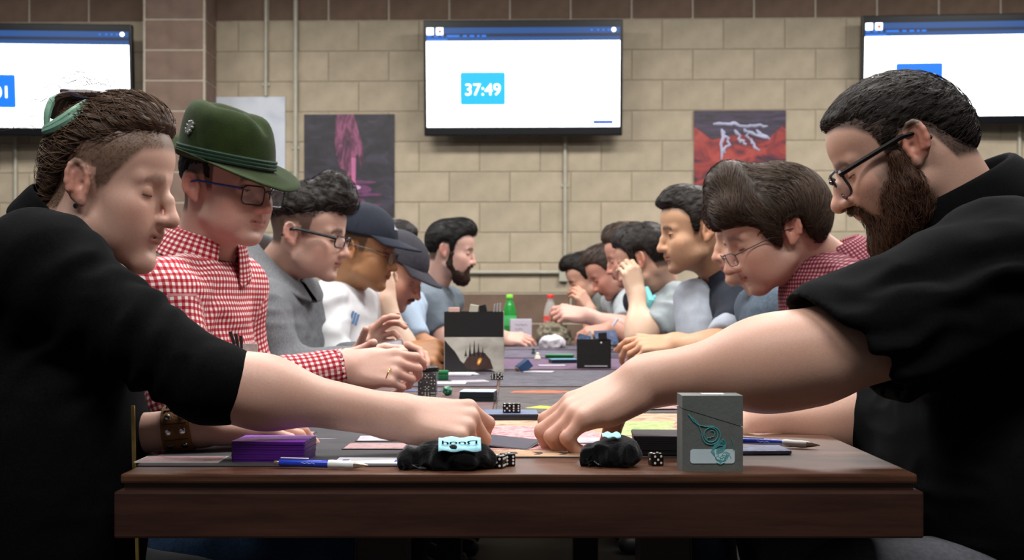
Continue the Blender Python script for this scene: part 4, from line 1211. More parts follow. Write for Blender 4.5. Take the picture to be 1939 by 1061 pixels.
for k in range(3): Mesh().tube([P(436+k*10, 628+k*4, 2.14), P(446+k*6, 660, 2.14)], .0035, 6).obj('pocket_pen', pm('pen_dark', '2A2224', .3), j2)
legs(p2, P(330, 1000, 2.32), 1, pm('blue_denim', '27405E', .9, .3, 200, bump=.3), M_SHOE, zk=.55)
M_RING = pm('gold_ring', 'C9A24E', .25, .1, 20, metal=1)
rg = [P(735, 708, 2.19)+Vector((.0045*math.cos(a), .0105*math.sin(a), .0105*math.cos(a)*1.0)) for a in [2*math.pi*k/20 for k in range(21)]]
Mesh().tube(rg, .0013, 6, False).obj('finger_ring', M_RING, p2, smooth=True)
settle(p2, (-.68, 2.3))

# 3 --- grey sweater
sk = 'CBA08C'
N3 = P(522, 512, 3.12)
aR = dict(S=P(488, 585, 2.90), El=P(545, 705, 2.86), W=P(672, 686, 2.92), r=(.05, .041, .029),
          hand=dict(d=(.60, .05, .70), n=(-.55, .60, .40), side=1, size=.98, spread=.08, thumb=(.9, .1, .0), fcurl=((.35, .45, .3), (.5, .6, .4), (.8, .8, .4), (.9, .9, .5))))
aL = dict(S=P(560, 565, 3.30), El=P(620, 690, 3.3), W=P(720, 670, 3.2), r=(.05, .04, .028), hand=dict(d=(1, -.3, .1), n=(0, .5, .8), side=1, curl=(.5, .7, .4)))
o3 = dict(hair='17120F', fade=[(-.14, -.03), (-.05, -.03), (-.04, .03), (.0, .034), (.012, .0), (.028, .01), (.036, .05), (.06, .07), (.12, .085)], fade_w=.85, blush=.5, stubble=.05, brow_w=.9, nose=.002, neck=.052)
p3, M3 = person('young man in a grey shawl-collar sweater and black rectangular glasses', P(550, 443, 2.98), 1, .16, .18, sk, o3, N3, h=.0034, arms=[aR, aL], ha=.0034, look=-.6, open_=.2)
glasses(p3, M3, '151215', w=.053, h=.030, r=.0020, tr=.0046, y=.113, z=.005)
short_hair(p3, M3, '1C1714', .004, hl=[(-.15, .03), (-.06, .05), (0, .062), (.04, .066), (.075, .078), (.1, .080), (.18, .070)], thick=.014, top=.036, front=.022, extra=[('+', E((0, .086, .118), (.048, .036, .032)), .02)], n=900,
    flow=lambda Pn: np.repeat(np.array([[.5, .9, .1]]), len(Pn), 0)+.8*np.sin(Pn*90), noise=(.0045, 55, (1.5, .8, 1.2)), seg=7, step=.006, r=.0008, lift=.003, grow=.3, jit=.5, stc='282220')
GSW = knit('grey_knit', '6C6E72', var=.18, scale=260)
t3 = dict(pelvis=P(500, 860, 3.10), neck=N3, Sa=aR['S'], Sb=aL['S'], bulk=.95)
ops = torso_ops(t3)+sleeve(aR, .95, (.068, .056, .042))+sleeve(aL, .9, (.065, .055, .042))
j3 = cloth('sweater', ops, .0065, GSW, p3, (.005, 12, (1, 1, 1.3)))
roll_collar('shawl_collar', j3, GSW, P(526, 494, 3.10), (.30, -.06, .95), (1, -.35, 0), .072, .060, .024, open_=.1, drop=.075, lean=.045)
legs(p3, P(470, 830, 3.12), 1, M_JEAN, M_SHOE)
settle(p3, (-.7, 3.1))

# caps
def cap(root, M, mat, brim_mat=None, logo=None, brim_len=.072, z0=.052, tiltx=0.0):
    ops = [('+', E((0, -.006, .050), (.090, .114, .106)), 0), ('&', FN(lambda X, Y, Z: (z0-.10*Y*0-Z)+0*X), .004)]
    V, Fq = solid(ops, .005); V = relax(V, Fq, 1, .4)
    c = obj('cap', raw_mesh('cap', to_world(V, M), Fq, mat, True), root)
    n = 24; rows = []
    for j in range(6):
        t = j/5; row = []
        for k in range(n+1):
            a = math.radians(-66+132*k/n); s, cc = math.sin(a), math.cos(a)
            L = brim_len*(cc**.6)
            x = .090*s; y = -.006+.112*cc+L*t
            z = z0+.004-t*.014-.16*abs(x)**1.0*.35*(.4+t*.8)+.004*(1-t)
            row.append((x, y, z))
        rows.append(row)
    V = [M @ Vector(v) for r_ in rows for v in r_]; m = n+1
    Fq = np.array([(i*m+k, (i+1)*m+k, (i+1)*m+k+1, i*m+k+1) for i in range(5) for k in range(n)])
    b = obj('brim', raw_mesh('brim', [tuple(v) for v in V], Fq, brim_mat or mat, True), c); md = b.modifiers.new('th', 'SOLIDIFY'); md.thickness = .004
    Mesh().lathe([(.006, 0), (.005, .003), (.001, .005)], 10, M @ Matrix.Translation((0, -.006, .149))).obj('top_button', mat, c, smooth=True)
    for k in range(6):
        a = math.pi*k/3+.5; pts = []
        for i in range(9):
            el = math.radians(12+76*i/8); pts.append(M @ Vector((.0905*math.cos(el)*math.sin(a), -.006+.1145*math.cos(el)*math.cos(a), .050+.1005*math.sin(el))))
        Mesh().tube(pts, .0011, 4).obj('seam', mat, c)
    if logo:
        for ch, sx in logo:
            me = text_mesh(ch, .062, pm('white_embroidery', 'D8D8DC', .7, .1, 200), .0016, .0012, name='emblem')
            o = obj('emblem', me, c)
            for v in me.vertices:               # wrap on the front of the dome
                xx, yy, dz = v.co.x*.9+sx, v.co.y, v.co.z
                el = math.radians(36)+yy/.10; az = xx/.085
                rr = 1.012+dz*4
                v.co = M @ Vector((.090*rr*math.cos(el)*math.sin(az), -.006+.114*rr*math.cos(el)*math.cos(az), .050+.100*rr*math.sin(el)))
    return c
# 4 --- navy cap, white sweatshirt
sk = 'A8744A'
N4 = P(652, 540, 3.56)
aR = dict(S=P(606, 590, 3.36), El=P(640, 720, 3.25), W=P(757, 672, 3.30), r=(.05, .044, .032),
          hand=dict(d=(1, .05, .05), n=(-.1, -.8, .6), side=-1, size=1.1, spread=.05, thumb=(.3, .4, .3), fcurl=((.5, .5, .3), (.7, .7, .4), (.8, .8, .4), (.9, .8, .4))))
aL = dict(S=P(690, 570, 3.75), El=P(720, 690, 3.7), W=P(790, 680, 3.6), r=(.05, .04, .028), hand=dict(d=(1, -.2, .1), n=(0, .5, .8), side=1, curl=(.5, .7, .4)))
o4 = dict(hair='14110F', blush=.25, stubble=.05, brow_w=.6, neck=.056, fade=[(-.14, -.05), (-.05, -.045), (-.04, .02), (.005, .03), (.012, 0), (.026, .0), (.034, .05), (.12, .09)], fade_w=.8, nose=.0)
p4, M4 = person('man in a navy baseball cap with white emblem, glasses and white sweatshirt', P(661, 472, 3.42), 1, .12, .22, sk, o4, N4, h=.0038, arms=[aR, aL], ha=.0038, look=-.6, open_=.2)
M_NAVY = pm('navy_cotton', '0E1424', .85, .2, 90, bump=.3)
cap(p4, M4, M_NAVY, logo=[('N', 0), ('Y', 0)], brim_len=.082)
glasses(p4, M4, '2A2426', w=.052, h=.034, r=.0013, tr=.0018, y=.114, z=.004, metal=.4)
t4 = dict(pelvis=P(620, 830, 3.55), neck=N4, Sa=aR['S'], Sb=aL['S'])
M_WSW = pm('white_sweat', 'D2D3D6', .9, .06, 30)
ops = torso_ops(t4)+sleeve(aR, .55, (.070, .060, .05))+sleeve(aL, .6, (.068, .058, .05))
j4 = cloth('sweatshirt', ops, .007, M_WSW, p4, (.005, 11, (1, 1, 1.3)), wr2=[(P(640, 600, 3.3), .10, .007, (.5, 0, -.86), 13)])
roll_collar('collar', j4, M_WSW, P(655, 548, 3.55), (.25, 0, .96), (1, 0, 0), .060, .018, .010, drop=.03)
for k in range(3): Mesh().box((0, 0, 0), (.007, .003, .035), .001, Matrix.Translation(P(666+k*5, 600+k*3, 3.34)) @ Matrix.Rotation(.3, 4, 'Y')).obj('blue_print', pm('blue_print', '5A7FA8', .8), j4)
legs(p4, P(590, 800, 3.58), 1, M_BLKT, M_SHOE)
settle(p4, (-.66, 3.56))

# 5 --- grey cap, moustache, fist on cheek
sk = 'C8927A'
N5 = P(690, 560, 3.92)
aR = dict(S=P(668, 600, 3.74), El=P(768, 688, 3.66), W=P(730, 572, 3.70), r=(.05, .044, .031),
          hand=dict(d=(-.15, .12, 1), n=(-.35, -.93, 0), side=-1, size=.98, spread=.02, thumb=(.4, .5, .4), fcurl=((1.1, 1.3, .6),)*4))
o5 = dict(hair='3A2A22', blush=.9, stubble=.15, brow_w=.5, neck=.058, nose=.004, fat=.004, arm_skin='DDBBA2')
p5, M5 = person('older man in a dark grey cap with moustache, resting his cheek on his fist', P(722, 512, 3.80), 1, .22, .52, sk, o5, N5, h=.0042, arms=[aR], ha=.004, look=-.7, open_=.15)
cap(p5, M5, pm('charcoal_cotton', '2C2B33', .85, .2, 90, bump=.3))
hair_solid([('+', C((0, .108, -.040), (.022, .098, -.047), .0075, .006), 0), ('+', C((0, .108, -.040), (-.022, .098, -.047), .0075, .006), .006)], .0035, '4A342A', 'moustache', p5, M5, (.001, 150, (1, 1, 1)))
t5 = dict(pelvis=P(650, 800, 3.9), neck=N5, Sa=aR['S'], Sb=P(720, 590, 4.08))
ops = torso_ops(t5)+sleeve(aR, 0, (.066, .056, .05))
cloth('navy_tee', ops, .008, M_NAVY, p5, (.005, 11, (1, 1, 1.3)))
legs(p5, P(620, 780, 3.92), 1, M_JEAN, M_SHOE)
settle(p5, (-.62, 3.9))

# 6 --- half hidden man in a pale blue shirt
sk = 'CFA088'
N6 = P(745, 545, 4.35)
aR = dict(S=P(752, 588, 4.18), El=P(800, 668, 4.10), W=P(842, 668, 4.10), r=(.05, .044, .03), hand=dict(d=(1, 0, -.05), n=(0, -.4, 1), side=-1, curl=(.5, .6, .3)))
o6 = dict(hair='191412', arm_skin='C8906A')
p6, M6 = person('man in a pale blue tee mostly hidden behind the man in the grey cap', P(728, 486, 4.22), 1, .0, .12, sk, o6, N6, h=.005, arms=[aR], ha=.005)
short_hair(p6, M6, '191412', .006, thick=.008, top=.01)
t6 = dict(pelvis=P(690, 760, 4.35), neck=N6, Sa=aR['S'], Sb=P(775, 580, 4.5))
cloth('pale_blue_tee', torso_ops(t6)+sleeve(aR, 0, (.066, .056, .05)), .008, pm('pale_blue_cotton', 'A9BCD0', .9, .06, 30), p6, (.005, 11, (1, 1, 1.3)), cuts=[cutplane(v3(aR['S'])+(v3(aR['El'])-v3(aR['S']))*.72, v3(aR['El'])-v3(aR['S']), .004, .14)])
legs(p6, P(670, 750, 4.36), 1, M_JEAN, M_SHOE)
settle(p6, (-.6, 4.35))

# 7 --- bearded man in grey tee at the far left
sk = 'CFA290'
N7 = P(822, 535, 5.20)
aR = dict(S=P(808, 575, 5.02), El=P(845, 640, 4.98), W=P(945, 640, 5.0), r=(.052, .046, .036), hand=dict(d=(1, 0, -.05), n=(0, -.6, .8), side=-1, curl=(.4, .6, .3)))
o7 = dict(hair='15100E', blush=.6, stubble=.3, brow_w=.9, fade=[(-.14, -.06), (-.05, -.05), (-.04, .02), (.005, .035), (.012, -.004), (.026, -.004), (.034, .05), (.06, .075), (.12, .09)], fade_w=.95)
p7, M7 = person('dark-haired bearded man in a grey tee at the far left of the table', P(840, 474, 5.06), 1, .10, .20, sk, o7, N7, h=.005, arms=[aR], ha=.005, sc=1.03)
short_hair(p7, M7, '12100F', .005, thick=.012, top=.018, front=.012, noise=(.0012, 90, (1, 1, 1)), n=900, flow=back_flow, r=.0010, lift=.002, stc='1C1816')
def beard(root, M, colour, h, full=1.0, noise=.003, low=0.0, fat=0.0, name='beard', cheek=False):
    ops = []
    A = lambda pr, k=.02: ops.append(('+', pr, k))
    for s in (-1, 1):
        A(C((s*(.066+fat), .020, .0), (s*(.058+fat), .020, -.050), .010*full, .014*full))
        A(C((s*(.058+fat), .020, -.050), (s*.040, .060, -.085-low*.5), .014*full, .018*full))
        A(C((s*.040, .060, -.085-low*.5), (0, .088, -.100-low), .018*full, .018*full))
        A(C((s*.028, .090, -.062), (s*.020, .088, -.095-low*.5), .009, .012), .012)
        A(C((0, .1085, -.040), (s*.026, .096, -.050), .0070, .0065), .008)
        A(C((s*.026, .096, -.050), (s*.030, .088, -.066), .0065, .009), .010)
    if cheek:
        for s in (-1, 1):
            A(E((s*(.046+fat), .040, -.052), (.022, .034, .036)), .02)
            A(E((s*.040, .030, -.092), (.026, .040, .030)), .03)
    A(E((0, .070, -.105-low), (.038+fat*.5, .034, .030+low*.4)), .03)
    ops.append(('-', E((0, .110, -.0565), (.019, .016, .0085)), .004))
    o, V, N = hair_solid(ops, h, colour, name, root, M, (noise, 130, (1, 1, .5)), streak=.5)
    return o, ops, V
beard(p7, M7, '2A1A12', .005)
t7 = dict(pelvis=P(770, 730, 5.2), neck=N7, Sa=aR['S'], Sb=P(850, 570, 5.38), bulk=1.05)
M_GTEE = pm('slate_tee', '66707A', .9, .10, 40)
cloth('grey_tee', torso_ops(t7)+sleeve(aR, 0, (.075, .062, .05)), .008, M_GTEE, p7, (.005, 11, (1, 1, 1.3)), cuts=[cutplane(v3(aR['S'])+(v3(aR['El'])-v3(aR['S']))*.75, v3(aR['El'])-v3(aR['S']), .004, .15)])
legs(p7, P(750, 720, 5.22), 1, M_JEAN, M_SHOE)
settle(p7, (-.52, 5.2))
# ------------------------------------------------------------------ people: right side of the table
# 8 --- big bearded man in the black polo
sk = 'C79A84'
NB = P(1815, 420, 1.80)
aL = dict(S=P(1905, 536, 1.56), El=P(1545, 676, 1.52), W=P(1226, 722, 1.60), r=(.086, .057, .036),
          hand=dict(d=(-.91, .05, -.42), n=(-.32, -.34, .88), side=1, size=1.14, spread=.08, thumb=(.95, .15, .15), tdir=(-.30, -.22, -.95), thick=1.22,
                    fcurl=((.25, 1.1, .5), (.25, 1.25, .55), (.28, 1.35, .6), (.32, 1.4, .6))))
aR = dict(S=P(1850, 500, 2.00), El=P(1655, 800, 1.86), W=P(1440, 800, 1.86), r=(.07, .052, .036), hand=dict(d=(-1, .1, -.06), n=(0, -.3, 1), side=-1, size=1.1, curl=(.4, .5, .3)))
oB = dict(hair='16110F', fade=[(-.14, -.065), (-.06, -.05), (-.042, .0), (.004, .03), (.012, -.03), (.028, -.02), (.036, .045), (.055, .07), (.08, .09), (.12, .1)], fade_w=.95, fuzz=4000, cheekbeard=.85, blush=.75, stubble=.75, brow_w=.8, nose=.008, nose_w=1.28, neck=.072, fat=.009, ear=1.14, lips=1.1)
p8, M8 = person('big man with full dark beard, glasses and black polo shirt reaching over the table', P(1735, 270, 1.70), -1, -.24, .48, sk, oB, NB, h=.0026, sc=(1.05, .98, .93), arms=[aL, aR], ha=.0030, look=-.5, open_=.3)
glasses(p8, M8, '1A1416', w=.058, h=.045, r=.0024, tr=.0044, y=.114, z=.004, rr=.014)
fl8 = lambda Pn: np.repeat(np.array([[0., 1., -.05]]), len(Pn), 0)
short_hair(p8, M8, '17120F', .0034, hl=[(-.17, -.060), (-.10, -.055), (-.07, -.035), (-.045, .008), (-.03, .026), (.0, .026), (.01, .0), (.028, .0), (.036, .034), (.048, .060), (.064, .084), (.09, .094), (.2, .096)], thick=.003, top=.000, front=-.010, extra=[('+', E((0, .064, .106), (.042, .022, .013)), .014), ('+', E((0, -.072, .010), (.064, .052, .066)), .03)],
    n=3400, flow=fl8, noise=(.0024, 90, (1.6, .7, 1.6)), seg=5, step=.005, r=.0005, lift=.0018, grow=.3, jit=.45, stc='2A211C')
b8, bop, bV = beard(p8, M8, '3A261C', .0032, 1.12, .0022, low=.022, fat=.008, cheek=True)
rs = np.random.RandomState(8)
strands('beard_strands', b8, M8, bV[rs.choice(len(bV), 5500)], lambda Pn: np.c_[Pn[:, 0]*2, np.full(len(Pn), .15), np.full(len(Pn), -1.)], bop, '543A2B', 5, .0042, .00042, .0016, .6, .5, grow=.5)
POLO = pm('black_polo', '0A0B0D', .95, .2, 200, bump=.25, spec=.08)
t8 = dict(pelvis=P(2000, 1040, 1.76), neck=NB, Sa=aL['S'], Sb=aR['S'], bulk=1.35, belly=.05)
El = v3(aL['El']); S = v3(aL['S']); du = El-S
ops = torso_ops(t8)+[('+', C(S, S+du*.92, .102, .096), .08), ('+', C(aR['S'], aR['El'], .09, .075), .07),
    ('+', C(P(1895, 640, 1.70), P(1930, 900, 1.68), .14, .19), .10)]
cp = P(1652, 660, 1.44)
cn = v3(P(1500, 780, 1.44))-v3(P(1625, 560, 1.44)); cdir = v3((-.66, 0, -.75))
j8 = cloth('polo_shirt', ops, .0058, POLO, p8, (.0045, 11, (1, 1, 1.6)), cuts=[cutplane(cp, (-.68, -.1, -.72), .004, .24), hollow(S+du*.70, du, .084, .14, .02)],
    wr2=[(P(1760, 620, 1.40), .11, .006, (.2, 0, -1), 22), (P(1850, 640, 1.42), .10, .006, (.35, 0, -.9), 17), (P(1900, 420, 1.5), .09, .004, (.3, 0, -1), 18)])
collar('collar', j8, POLO, P(1818, 390, 1.80), (-.46, -.02, .88), (-1, -.1, -.1), .092, .042, .058, .02, gap=.5, flare=.022, th=.004)
legs(p8, P(1960, 1090, 1.68), -1, M_GRYT, M_SHOE, r=(.115, .08, .06), zk=.56, reach=.30)
settle(p8, (.77, 1.67))

# 9 --- maroon check shirt, long brown hair, glasses
sk = 'CC9C88'
N9 = P(1585, 520, 2.64)
aL = dict(S=P(1648, 580, 2.42), El=P(1590, 740, 2.34), W=P(1400, 715, 2.40), r=(.05, .042, .03), hand=dict(d=(-1, 0, .05), n=(0, -.6, .8), side=1, curl=(.5, .7, .4)))
aR = dict(S=P(1545, 560, 2.82), El=P(1480, 690, 2.85), W=P(1360, 690, 2.8), r=(.05, .042, .03), hand=dict(d=(-1, 0, .05), n=(0, -.3, .9), side=-1, curl=(.5, .7, .4)))
o9 = dict(hair='2A1E19', blush=.6, stubble=.14, brow_w=.6, nose=.006, nose_drop=-.002, hump=.001, neck=.055, chin=-.004, ear=.98)
p9, M9 = person('man with floppy brown hair, thin glasses and maroon check shirt, head bowed', P(1502, 434, 2.46), -1, .06, .42, sk, o9, N9, h=.003, sc=(1.03, 1.07, 1.03), arms=[aL, aR], ha=.004, look=-.6, open_=.22)
glasses(p9, M9, '4A4448', w=.048, h=.028, r=.0010, tr=.0013, y=.119, z=-.006, metal=.7, rr=.012)
def flow9(Pn):
    a = np.c_[Pn[:, 0]*9, np.full(len(Pn), -.05), np.full(len(Pn), -.55)]
    top = sstep(.06, .13, Pn[:, 2])[:, None]
    sw = np.c_[np.sign(Pn[:, 0]+.015)*.9, np.where(Pn[:, 1] > .02, .35, -.8), np.full(len(Pn), -.05)]
    return a*(1-top)+sw*top
short_hair(p9, M9, '30261F', .0036, hl=[(-.16, -.085), (-.09, -.078), (-.055, -.05), (-.045, -.01), (-.036, .022), (.006, .024), (.014, -.022), (.034, -.014), (.045, .035), (.065, .052), (.09, .060), (.20, .058)], thick=.022, top=.040, front=.016, extra=[('+', E((0, -.05, .03), (.088, .075, .085)), .03), ('+', E((-.035, .082, .090), (.042, .034, .040)), .02), ('+', E((.035, .082, .090), (.042, .034, .040)), .02)],
    n=3000, flow=flow9, noise=(.0028, 60, (.8, 2.4, .6)), seg=9, step=.009, r=.0007, lift=.0022, jit=.16, stc='48392F', grow=.15)
MAR = check_cloth('maroon_check', 'A8787E', '74303C', '4E1A26', .0085)
t9 = dict(pelvis=P(1720, 880, 2.62), neck=N9, Sa=aL['S'], Sb=aR['S'], bulk=1.0)
ops = torso_ops(t9)+sleeve(aL, 1.0, (.070, .056, .042))+sleeve(aR, 1.0, (.068, .056, .042))+[('+', C(P(1560, 560, 2.55), P(1580, 650, 2.5), .10, .12), .06)]
j9 = cloth('check_shirt', ops, .006, MAR, p9, (.004, 12, (1, 1, 1.3)), uvp=[(aL['S'], aL['El'], .06), (aL['El'], aL['W'], .05), (aR['S'], aR['El'], .06), (aR['El'], aR['W'], .05)], usign=-1, wr2=[(P(1600, 560, 2.4), .10, .005, (-.5, 0, -.86), 15)])
collar('collar', j9, MAR, P(1578, 496, 2.625), (-.42, 0, .9), (-1, -.25, -.2), .068, .036, .048, .03, gap=.35, flare=.026)
M_BTN2 = pm('pearl_button', 'C8B8A0', .4)
Mesh().lathe([(.0055, 0), (.005, .002), (.002, .003)], 12, Matrix.Translation(P(1505, 583, 2.40)) @ Matrix.Rotation(math.pi/2, 4, 'X')).obj('button', M_BTN2, j9, smooth=True)
legs(p9, P(1740, 880, 2.64), -1, M_JEAN, M_SHOE)
settle(p9, (.9, 2.63))

# 10 --- navy overshirt
sk = 'CB9A76'
N10 = P(1372, 522, 3.46)
aL = dict(S=P(1415, 580, 3.26), El=P(1365, 668, 3.12), W=P(1282, 652, 3.22), r=(.05, .043, .031), hand=dict(d=(-1, .05, -.02), n=(.0, -.55, .85), side=1, size=1.02, spread=.08, thumb=(.8, -.2, .1), fcurl=((.3, .5, .3), (.5, .7, .4), (.6, .8, .4), (.7, .9, .4))))
o10 = dict(hair='1C1512', blush=.3, stubble=.45, brow_w=.95, nose=.001, neck=.055, fade=[(-.14, -.05), (-.05, -.045), (-.04, .02), (.005, .035), (.012, -.004), (.026, -.004), (.034, .05), (.06, .075), (.12, .09)], fade_w=.9)
p10, M10 = person('clean-cut man in a navy overshirt and pale tee looking across the table', P(1342, 438, 3.30), -1, .10, .16, sk, o10, N10, h=.0038, arms=[aL], ha=.0038, look=-.12, open_=.5)
short_hair(p10, M10, '1A1512', .0045, thick=.008, top=.014, front=.010, n=500, flow=fl8, noise=(.002, 90, (1, 1, 1)), r=.0009, extra=[('+', E((0, .088, .108), (.05, .018, .018)), .012)], stc='2C241E')
t10 = dict(pelvis=P(1480, 800, 3.46), neck=N10, Sa=aL['S'], Sb=P(1340, 565, 3.62))
M_NVS = pm('navy_twill', '161C2A', .85, .25, 120, bump=.3)
ops = torso_ops(t10)+[('+', C(aL['S'], v3(aL['S'])+(v3(aL['El'])-v3(aL['S']))*.45, .072, .066), .05)]
j10 = cloth('overshirt', ops, .007, M_NVS, p10, (.005, 11, (1, 1, 1.3)))
S = v3(aL['S']); d = v3(aL['El'])-S
cloth('pale_tee', [('+', C(S+d*.30, S+d*.80, .060, .062), 0), ('+', C(P(1312, 565, 3.42), P(1330, 640, 3.38), .060, .075), .04)], .007, pm('pale_grey_tee', '9CA3AE', .9, .08, 40), p10, (.004, 12, (1, 1, 1.3)), cuts=[cutplane(S+d*.78, d, .004, .12)])
collar('collar', j10, M_NVS, P(1374, 522, 3.455), (-.28, 0, .95), (-1, -.25, 0), .066, .036, .048, .03, gap=.5, flare=.026)
legs(p10, P(1500, 790, 3.46), -1, M_JEAN, M_SHOE)
settle(p10, (.83, 3.46))

# 11 --- hidden man between them: only his slate sleeve shows
sk = 'C8987E'
N11 = P(1462, 540, 2.98)
p11, M11 = person('man in a slate shirt hidden behind the floppy-haired man', P(1455, 448, 2.92), -1, .0, .2, sk, dict(hair='1C1512'), N11, h=.006)
short_hair(p11, M11, '1C1512', .007, thick=.004)
aL = dict(S=P(1478, 600, 2.84), El=P(1440, 690, 2.82), W=P(1360, 690, 2.85))
cloth('slate_shirt', torso_ops(dict(pelvis=P(1560, 850, 2.98), neck=N11, Sa=aL['S'], Sb=P(1435, 585, 3.12), bulk=.85))+sleeve(aL, .9, (.066, .056, .045)), .009, pm('slate_blue_cotton', '4A5866', .9, .2, 140), p11, (.005, 11, (1, 1, 1.3)))
legs(p11, P(1580, 850, 2.98), -1, M_JEAN, M_SHOE)
settle(p11, (.82, 2.98))
# 12 --- grey tee, chin on hand
sk = 'C8967C'
N12 = P(1255, 545, 4.40)
aL = dict(S=P(1290, 580, 4.24), El=P(1212, 640, 4.12), W=P(1206, 560, 4.20), r=(.05, .043, .030), hand=dict(d=(-.25, 0, 1), n=(.4, -.9, 0), side=1, size=1.0, fcurl=((.8, 1.0, .5),)*4, thumb=(.4, .4, .3)))
o12 = dict(hair='191310', blush=.6, stubble=.15, brow_w=.8, fade=[(-.14, -.05), (-.05, -.045), (-.04, .02), (.005, .035), (.012, -.02), (.026, -.01), (.034, .05), (.06, .075), (.12, .09)], fade_w=.95, arm_skin='D8B498')
p12, M12 = person('dark-haired man in a grey tee propping his chin on his fist', P(1214, 492, 4.24), -1, -.48, .36, sk, o12, N12, h=.0045, sc=1.02, arms=[aL], ha=.0045)
short_hair(p12, M12, '1C1613', .005, thick=.016, top=.018, front=.010, n=400, flow=flow9, noise=(.0018, 70, (1, 1, 1)), r=.0012, jit=.4, stc='2E2520')
t12 = dict(pelvis=P(1380, 730, 4.40), neck=N12, Sa=aL['S'], Sb=P(1235, 570, 4.56))
M_GT2 = pm('light_grey_tee', '8E9699', .9, .08, 40)
cloth('light_grey_tee', torso_ops(t12)+sleeve(aL, 0, (.075, .064, .05)), .008, M_GT2, p12, (.006, 11, (1, 1, 1.4)), cuts=[cutplane(v3(aL['S'])+(v3(aL['El'])-v3(aL['S']))*.72, v3(aL['El'])-v3(aL['S']), .004, .15)], wr2=[(P(1270, 570, 4.2), .1, .008, (-.5, 0, -.86), 12)])
cl = Mesh().tube([P(1222, 545, 4.22), P(1230, 570, 4.2), P(1222, 592, 4.2), P(1240, 560, 4.25)], [.012, .02, .014, .006], 8).obj('lanyard', pm('aqua_ribbon', '7FD8DC', .6), p12, smooth=True)
legs(p12, P(1400, 720, 4.42), -1, M_JEAN, M_SHOE)
settle(p12, (.83, 4.4))

# 13 --- brown-haired man just behind him
sk = 'C88E78'
N13 = P(1238, 540, 4.80)
aL = dict(S=P(1262, 578, 4.66), El=P(1240, 655, 4.40), W=P(1160, 622, 4.50), r=(.05, .042, .029), hand=dict(d=(-.9, 0, -.15), n=(0, -.4, .9), side=1, fcurl=((.5, .7, .3), (.7, .8, .4), (.8, .9, .4), (.9, .9, .4)), thumb=(.7, -.1, .1)))
o13 = dict(hair='2A2019', blush=.9, stubble=.1, brow_w=.6)
p13, M13 = person('brown-haired man whose face is hidden behind the man in grey tee', P(1204, 482, 4.66), -1, -.1, .36, sk, o13, N13, h=.005, arms=[aL], ha=.005)
short_hair(p13, M13, '3A2E26', .006, thick=.012, top=.020, front=.006, noise=(.0018, 70, (1, 1, 1)), n=500, flow=back_flow, r=.001, stc='4A3A30')
t13 = dict(pelvis=P(1340, 700, 4.8), neck=N13, Sa=aL['S'], Sb=P(1210, 570, 4.98))
cloth('navy_shirt', torso_ops(t13)+sleeve(aL, 0, (.07, .058, .05)), .009, M_NVS, p13, (.005, 11, (1, 1, 1.3)))
legs(p13, P(1360, 700, 4.82), -1, M_JEAN, M_SHOE)
settle(p13, (.8, 4.8))

# 14 --- bowed head in pale grey tee
sk = 'C88C78'
N14 = P(1185, 548, 5.42)
aL = dict(S=P(1196, 580, 5.26), El=P(1180, 628, 5.10), W=P(1112, 598, 5.12), r=(.052, .046, .034), hand=dict(d=(-.9, 0, .12), n=(.1, -.7, .7), side=1, size=1.15, fcurl=((.5, .8, .4), (.7, .9, .4), (.8, 1.0, .4), (.9, 1.0, .4)), thumb=(.7, .1, .2)))
o14 = dict(hair='2A211B', blush=1.0, stubble=.2, brow_w=.6, arm_skin='D8A898')
p14, M14 = person('man with cropped hair and pale grey tee bowed low over his cards', P(1166, 510, 5.24), -1, .0, .62, sk, o14, N14, h=.005, arms=[aL], ha=.005)
short_hair(p14, M14, '3A2E28', .006, thick=.009, top=.014, front=.004, noise=(.0016, 70, (1, 1, 1)), n=500, flow=back_flow, r=.001, stc='44362E')
t14 = dict(pelvis=P(1290, 690, 5.42), neck=N14, Sa=aL['S'], Sb=P(1165, 575, 5.58))
cloth('pale_tee', torso_ops(t14)+sleeve(aL, 0, (.07, .06, .05)), .009, pm('pale_tee_grey', '9EA6AA', .9, .08, 40), p14, (.005, 11, (1, 1, 1.3)), cuts=[cutplane(v3(aL['S'])+(v3(aL['El'])-v3(aL['S']))*.7, v3(aL['El'])-v3(aL['S']), .004, .14)])
legs(p14, P(1310, 690, 5.44), -1, M_JEAN, M_SHOE)
settle(p14, (.8, 5.42))

# 15 --- farthest man on the right, hand at his mouth
sk = 'CC9A80'
N15 = P(1140, 550, 5.85)
aL = dict(S=P(1150, 580, 5.72), El=P(1128, 630, 5.60), W=P(1118, 590, 5.62), r=(.05, .042, .03), hand=dict(d=(-.5, 0, .8), n=(.6, -.8, .2), side=1, fcurl=((.6, .9, .5),)*4))
o15 = dict(hair='15100E', blush=.5, stubble=.2, brow_w=.9)
p15, M15 = person('dark-haired man at the far right end with his hand at his mouth', P(1122, 524, 5.70), -1, .0, .48, sk, o15, N15, h=.005, arms=[aL], ha=.005)
short_hair(p15, M15, '16110E', .006, thick=.010, top=.018, front=.022, noise=(.0016, 70, (1, 1, 1)), n=500, flow=fl8, r=.001, stc='221A16')
t15 = dict(pelvis=P(1230, 670, 5.86), neck=N15, Sa=aL['S'], Sb=P(1125, 576, 6.02))
cloth('grey_green_tee', torso_ops(t15)+sleeve(aL, 0, (.07, .06, .05)), .009, pm('grey_green_tee', '5E6460', .9, .08, 40), p15, (.005, 11, (1, 1, 1.3)))
legs(p15, P(1250, 670, 5.86), -1, M_JEAN, M_SHOE)
settle(p15, (.72, 5.86))
